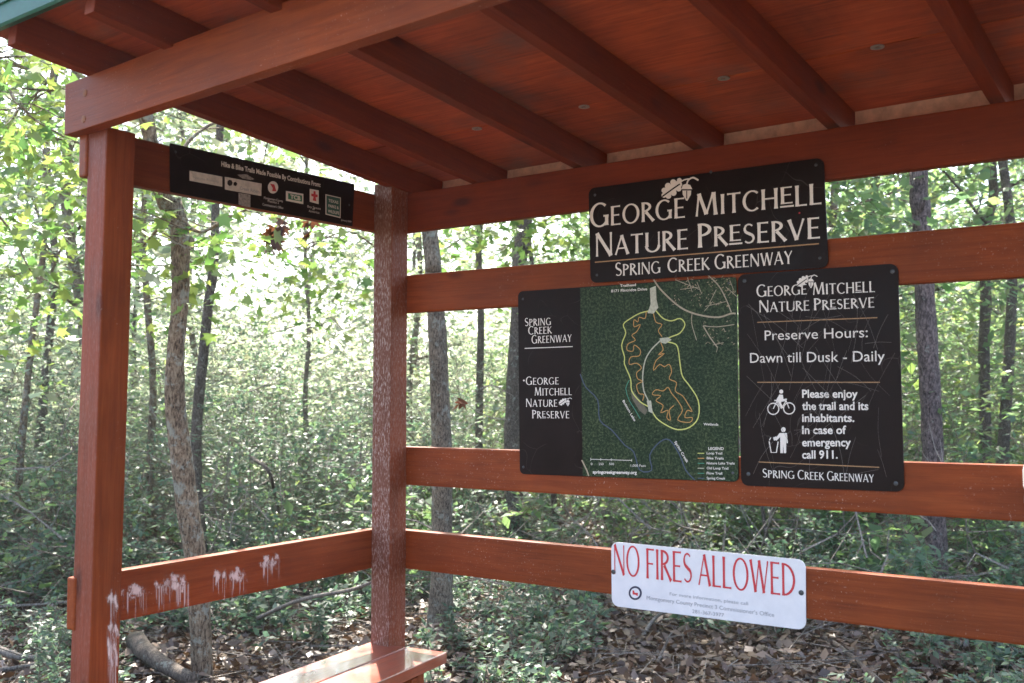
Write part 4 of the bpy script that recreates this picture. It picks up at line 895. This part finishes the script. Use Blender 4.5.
# low seedlings on the litter, knee-high bushes, then the taller shrub layer and the far mass
patch = lambda x, y: np.sin(x*1.7+.6)*np.sin(y*1.3+1.1)+.5*np.sin(x*3.1-y*2.3)
tot += shoots(1500, 3.9, 8.5, -.62, .66, .06, .26, M['leaf_teal'], .042, 6, 8, 'ground_cover', lambda x, y, a, d: ((patch(x, y) > .35) | ((a > -.08) & (a < .09)) | (a < -.36)) & ~((a > .30) & (RNG.uniform(size=a.shape) < .75)) & ~((a < -.08) & (a > -.36) & (d < 5.8) & (RNG.uniform(size=a.shape) < .8)), .75, .14, .5)
tot += shoots(80, 3.9, 6.2, .36, .6, .1, .34, M['leaf_teal'], .035, 10, 12, 'ground_cover', None, .7, .2, .4)
tot += shoots(620, 5.6, 10, -.62, .66, .15, .5, M['leaf_teal'], .055, 7, 10, 'ground_cover', lambda x, y, a, d: patch(x+2, y) > -.15, .7, .22, .5)
cl = lambda x, y, f, o, t: np.sin(x*f+o)*np.sin(y*f*1.1+o*2.3)+.5*np.sin(x*f*2.1-y*f*1.7+o) > t
tot += shoots(420, 7.2, 13, -.62, .66, .3, 1.3, M['leaf_teal'], .05, 9, 16, 'undergrowth', lambda x, y, a, d: ~((a < -.02) & (a > -.3) & (d < 8.5)) & cl(x, y, 1.1, .5, -.3), .6, .4, .5)
tot += shoots(330, 6.6, 12, -.62, .66, .3, 1.1, M['leaf_mid'], .115, 5, 8, 'undergrowth', lambda x, y, a, d: ~((a < -.02) & (a > -.3) & (d < 8.5)) & cl(x, y, 1.3, 2.5, .2), .75, .4, .55)
tot += shoots(260, 8.0, 15, -.62, .02, .8, 3.2, M['leaf_mid'], .075, 8, 26, 'undergrowth', lambda x, y, a, d: cl(x, y, .9, 1.5, -.35), .7, .75, .5)
tot += shoots(90, 8.5, 15, -.62, -.05, 1.5, 3.6, M['leaf_bright'], .11, 5, 16, 'undergrowth', lambda x, y, a, d: cl(x, y, .8, 4.5, .1), .8, .9, .6)
tot += shoots(300, 7.5, 15, .0, .66, .8, 2.8, M['leaf_teal'], .05, 10, 28, 'undergrowth', lambda x, y, a, d: cl(x, y, .9, 3.1, -.4), .7, .7, .42)
tot += shoots(130, 8.5, 16, .0, .66, 1.2, 3.2, M['leaf_sunpaled'], .075, 8, 22, 'undergrowth', lambda x, y, a, d: cl(x, y, .8, .2, -.1), .8, .9, .5)
tot += shoots(210, 13, 24, .0, .66, 1.0, 4.0, M['leaf_sunpaled'], .10, 8, 26, 'undergrowth', lambda x, y, a, d: cl(x, y, .5, .9, -.5), .6, 1.1, .5)
tot += shoots(260, 13, 24, -.62, .02, 1.0, 4.6, M['leaf_mid'], .10, 8, 26, 'undergrowth', lambda x, y, a, d: cl(x, y, .5, .9, -.5), .6, 1.1, .5)
tot += shoots(46, 10.5, 17, .03, .38, 2.0, 3.8, M['leaf_sunpaled'], .075, 8, 26, 'undergrowth', None, .7, .9, .5)
tot += shoots(26, 10, 16, .03, .60, 2.0, 4.2, M['leaf_mid'], .075, 8, 24, 'undergrowth', None, .7, .9, .5)
tot += shoots(230, 22, 42, .0, .70, 2.0, 7.5, M['leaf_sunpaled'], .20, 9, 30, 'far_wood', lambda x, y, a, d: ~((a > .04) & (a < .34) & (RNG.uniform(size=a.shape) < .15)), .45, 1.7, .5)
tot += shoots(290, 22, 42, -.66, .02, 2.0, 10.5, M['leaf_mid'], .20, 10, 34, 'far_wood', None, .45, 1.8, .5)
print('leaves', tot)
# ---- fallen leaves and sticks
n = 110000
az = RNG.uniform(-.66, .72, n); dd = 3.2+RNG.uniform(0, 1, n)**1.35*11; a = YAW+az; x = CAM.x-np.sin(a)*dd; y = CAM.y+np.cos(a)*dd
ok = (y > .15) | (x < -.08); x, y = x[ok], y[ok]; n = len(x)
C_ = np.stack([x, y, ghn(x, y)+RNG.uniform(.005, .05, n)], 1); D = RNG.normal(size=(n, 3)); D[:, 2] *= .35
LT = leafquads(C_, RNG.choice([.022, .034, .034, .05, .07], n), .62, 0, .62, D)
n = 3200; az = RNG.uniform(-.66, .72, n); dd = RNG.uniform(3.3, 10, n); a = YAW+az; x = CAM.x-np.sin(a)*dd; y = CAM.y+np.cos(a)*dd; ok = (y > .2) | (x < -.15); x, y = x[ok], y[ok]; n = len(x)
A_ = np.stack([x, y, ghn(x, y)+RNG.uniform(.01, .06, n)], 1); D = RNG.normal(size=(n, 3)); D[:, 2] = RNG.normal(size=n)*.12; ln_ = RNG.uniform(.08, .5, (n, 1))
TW = sticks(A_, A_+unit(D)*ln_, .0035, .002)
leafy_object('leaf_litter', LT, TW, M['litter'], M['deadwood'], kind='stuff')

# ---- bare twigs tangled through the undergrowth
n = 520; az = RNG.uniform(-.62, .66, n); dd = RNG.uniform(5.5, 12, n); a = YAW+az; x = CAM.x-np.sin(a)*dd; y = CAM.y+np.cos(a)*dd; ok = (y > .5) | (x < -.5); x, y = x[ok], y[ok]; n = len(x)
A_ = np.stack([x, y, ghn(x, y)+np.abs(RNG.normal(size=n))*.45], 1); D = RNG.normal(size=(n, 3)); D[:, 2] = np.abs(D[:, 2])*.7; D = unit(D); L_ = RNG.uniform(.3, 1.3, (n, 1)); segs = []
r_ = RNG.uniform(.003, .009, (n, 1)); P_ = A_
for k in range(4):
    Q_ = P_+D*L_/4; segs.append(sticks(P_, Q_, r_*(1-.2*k), r_*(.8-.2*k)))
    if k in (1, 2): S_ = unit(D+RNG.normal(size=(n, 3))*.7); segs.append(sticks(P_, P_+S_*L_*.35, r_*.5, r_*.2))
    P_ = Q_; D = unit(D+RNG.normal(size=(n, 3))*.28)
V_ = np.concatenate(segs); leafy_object('dead_twigs', V_[:0], V_, M['litter'], M['deadwood'], kind='stuff')

# ---- boughs of big bright leaves hanging near the shelter
def bough(label, pts, depths, r, nlf, spread, ls=.06, mat='leaf_bright', name='leafy_branch', cat='branch', group=None, side=7):
    P = [at(u, v, d) for (u, v), d in zip(pts, depths)]; Q = spline(P, 5); n_ = len(Q); mb = MB()
    mb.add(*tube(Q, [r*(1-.75*i/n_) for i in range(n_)], 6, .08)); tips = []
    for k_ in range(side):
        j = random.randint(2, n_-2); a_ = random.uniform(0, 6.28); limb(mb, Q[j], (math.cos(a_), math.sin(a_), random.uniform(-.5, .3)), random.uniform(.25, .6), r*.45, 1, tips, .3, -.02)
    tips += [(q_, UP, 1) for q_ in Q[n_//2::3]]
    root = thing(name, label, cat, P[0], group); obj('stem', mb.V, mb.F, M['bark_brown'], root, smooth=True)
    T_ = np.array([tuple(t_[0]) for t_ in tips]); C2 = np.repeat(T_, nlf, 0)+RNG.normal(size=(len(T_)*nlf, 3))*spread; C2[:, 2] -= abs(RNG.normal(size=len(C2)))*spread*.4
    V = lobed(C2, ls); V = V-np.array(WM[root].translation); link('leaves', quadmesh('leaves', V, [M[mat]], 12), root, WM[root])
    return root
bough('grey bough with bright lobed leaves crossing left of the beam end', [(-40, 55), (0, 62), (32, 70), (52, 85), (80, 94)], [4.6, 4.5, 4.4, 4.4, 4.4], .016, 4, .13, .052)
bough('dark twig with hanging yellow-green leaves below the grey bough, left of the front post', [(-50, 75), (0, 82), (15, 100), (35, 120), (62, 135)], [4.2, 4.2, 4.1, 4.1, 4.1], .009, 4, .13, .05)
bough('long thin grey branch of sparse leaves reaching to the front post at header height', [(-60, 128), (0, 134), (40, 136), (75, 142), (110, 150)], [5.2, 5.1, 5, 5, 5], .010, 6, .16)
bough('bright leafy bough hanging under the sponsor board from the crooked tree', [(176, 215), (200, 232), (228, 218), (258, 205), (290, 196)], [4.7, 4.6, 4.5, 4.5, 4.5], .010, 4, .12, .06, side=5)
bough('spray of yellow-green lobed leaves between the front post and the crooked tree', [(168, 200), (160, 225), (143, 245), (120, 262), (95, 280)], [4.7, 4.7, 4.8, 4.9, 5], .010, 4, .16)
bough('leafy bough arching above the sponsor board into the bright gap', [(165, 185), (190, 140), (225, 120), (270, 125), (330, 150)], [4.8, 5, 5.2, 5.4, 5.6], .012, 3, .2, .055)
bough('thin bough of pale yellow leaves against the brightest gap left of the corner post', [(380, 250), (350, 232), (320, 240), (285, 250), (250, 245)], [7, 6.8, 6.6, 6.6, 6.5], .008, 7, .2, .06)
bough('low drooping spray of lobed leaves at the far left edge', [(-60, 190), (-20, 200), (10, 230), (30, 270), (55, 300)], [5.5, 5.4, 5.4, 5.4, 5.4], .010, 6, .2)
bough('pale yellow leaf spray between the header and the upper rail, right of the straight tree', [(600, 205), (560, 212), (520, 215), (480, 225), (455, 235)], [6.5, 6.5, 6.5, 6.4, 6.3], .008, 9, .16, .06)
bough('green lobed spray right of the name board', [(900, 190), (870, 200), (850, 205), (830, 212), (810, 225)], [7.5, 7.5, 7.4, 7.3, 7.2], .010, 10, .2, .07, 'leaf_mid')
# dead leaves hanging under the sponsor board, and the one rusty leaf by the straight tree
def hang(name, label, u0, v0, lst, d, mat, ls):
    C2 = np.array([tuple(at(u, v, d)) for u, v in lst]); V = lobed(np.repeat(C2, 3, 0)+RNG.normal(size=(len(C2)*3, 3))*.008, ls, .1, 1.2)
    root = thing(name, label, 'leaf', at(u0, v0, d)); link('leaves', quadmesh('leaves', V-np.array(WM[root].translation), [M[mat]], 12), root, WM[root])
    P = [at(u0, v0, d), at((u0+lst[0][0])/2+2, (v0+lst[0][1])/2, d), at(*lst[0], d)]; mb = MB().add(*tube(P, [.002]*3, 4)); obj('stem', mb.V, mb.F, M['bark_dark'], root)
hang('dead_leaves', 'larger cluster of dark shrivelled leaves hanging under the sponsor board', 283, 200, [(284, 228), (278, 233), (270, 238), (274, 230), (268, 246), (281, 221), (276, 243)], 4.4, 'leaf_dead', .052)
hang('dead_leaves', 'small dark curled leaf hanging under the right half of the sponsor board', 309, 205, [(309, 224), (308, 232), (310, 216)], 4.4, 'leaf_dead', .045)
hang('dead_leaves', 'rusty orange leaf hanging just right of the straight grey tree', 450, 374, [(461, 400)], 5.2, 'leaf_rust', .075)
# ---- fallen wood
def branch(name, label, pts, r, mat, cat='branch', lift=.0, rr=None):
    P = []
    for (u, v, z_) in pts: P.append(on_z(u, v, z_))
    root = thing(name, label, cat, (P[0].x, P[0].y, 0)); Q = spline(P, 5); n_ = len(Q); V, Fc = tube(Q, [r*(1-.45*i/n_) for i in range(n_)], 9, .1); obj('wood', V, Fc, mat, root, smooth=True)
    return root
branch('fallen_log', 'grey rotting log lying behind the front post under the left rail', [(135, 640, .10), (150, 655, .10), (170, 668, .08), (192, 680, .07)], .05, M['bark_dark'], 'log')
branch('fallen_branch', 'bare grey branch on the ground at the bottom left corner', [(-20, 640, .08), (5, 652, .10), (28, 658, .1), (52, 656, .12)], .022, M['deadwood'])
branch('fallen_branch', 'second, thinner branch crossing the bottom left corner', [(-15, 672, .05), (15, 668, .08), (45, 662, .1)], .014, M['deadwood'])
branch('fallen_branch', 'pale straight stick leaning behind the left rail toward the corner post', [(258, 618, .12), (300, 600, .3), (350, 590, .45), (372, 582, .5)], .012, M['deadwood'])
branch('fallen_branch', 'pale crooked branch on the litter below the left end of the no fires plate', [(640, 640, .05), (655, 618, .10), (672, 610, .15), (700, 606, .12)], .012, M['deadwood'])
branch('fallen_branch', 'thin pale twig standing up from the litter below the no fires plate', [(655, 668, .04), (664, 648, .12), (672, 632, .2)], .008, M['deadwood'])
branch('fallen_branch', 'dark fallen branch below the lowest rail, under the right end of the plate', [(800, 626, .05), (828, 640, .06), (850, 655, .08), (880, 683, .08)], .018, M['bark_dark'])
branch('fallen_branch', 'long pale bare branch among the green leaves right of the pine', [(950, 405, 1.05), (965, 413, .95), (985, 420, .85), (1010, 440, .6)], .012, M['deadwood'])
branch('fallen_log', 'brown mossy log lying across the floor above the lowest rail, left of the pine', [(905, 528, .15), (880, 536, .12), (850, 540, .12), (800, 543, .1), (770, 545, .1)], .09, M['bark_brown'], 'log')
branch('bent_branch', 'dark crooked dead branch in the undergrowth between the crooked tree and the corner post', [(252, 458, .9), (268, 470, .85), (276, 500, .6), (280, 520, .4)], .016, M['bark_dark'])

# ---- the bright air under the trees
hz0, hz1 = (-122, -122, -1.2), (122, 122, 17)
V = [(x, y, z_) for z_ in (hz0[2], hz1[2]) for y in (hz0[1], hz1[1]) for x in (hz0[0], hz1[0])]
hm = bpy.data.materials.new('haze'); hm.use_nodes = True; hn = hm.node_tree.nodes; hn.clear(); ho = hn.new('ShaderNodeOutputMaterial'); pv_ = hn.new('ShaderNodeVolumePrincipled')
pv_.inputs['Color'].default_value = (.95, .97, 1, 1); pv_.inputs['Density'].default_value = .0014; pv_.inputs['Anisotropy'].default_value = .35; hm.node_tree.links.new(pv_.outputs[0], ho.inputs['Volume'])
tag(obj('haze', V, [[0, 2, 3, 1], [4, 5, 7, 6], [0, 1, 5, 4], [1, 3, 7, 5], [3, 2, 6, 7], [2, 0, 4, 6]], hm), kind='stuff')
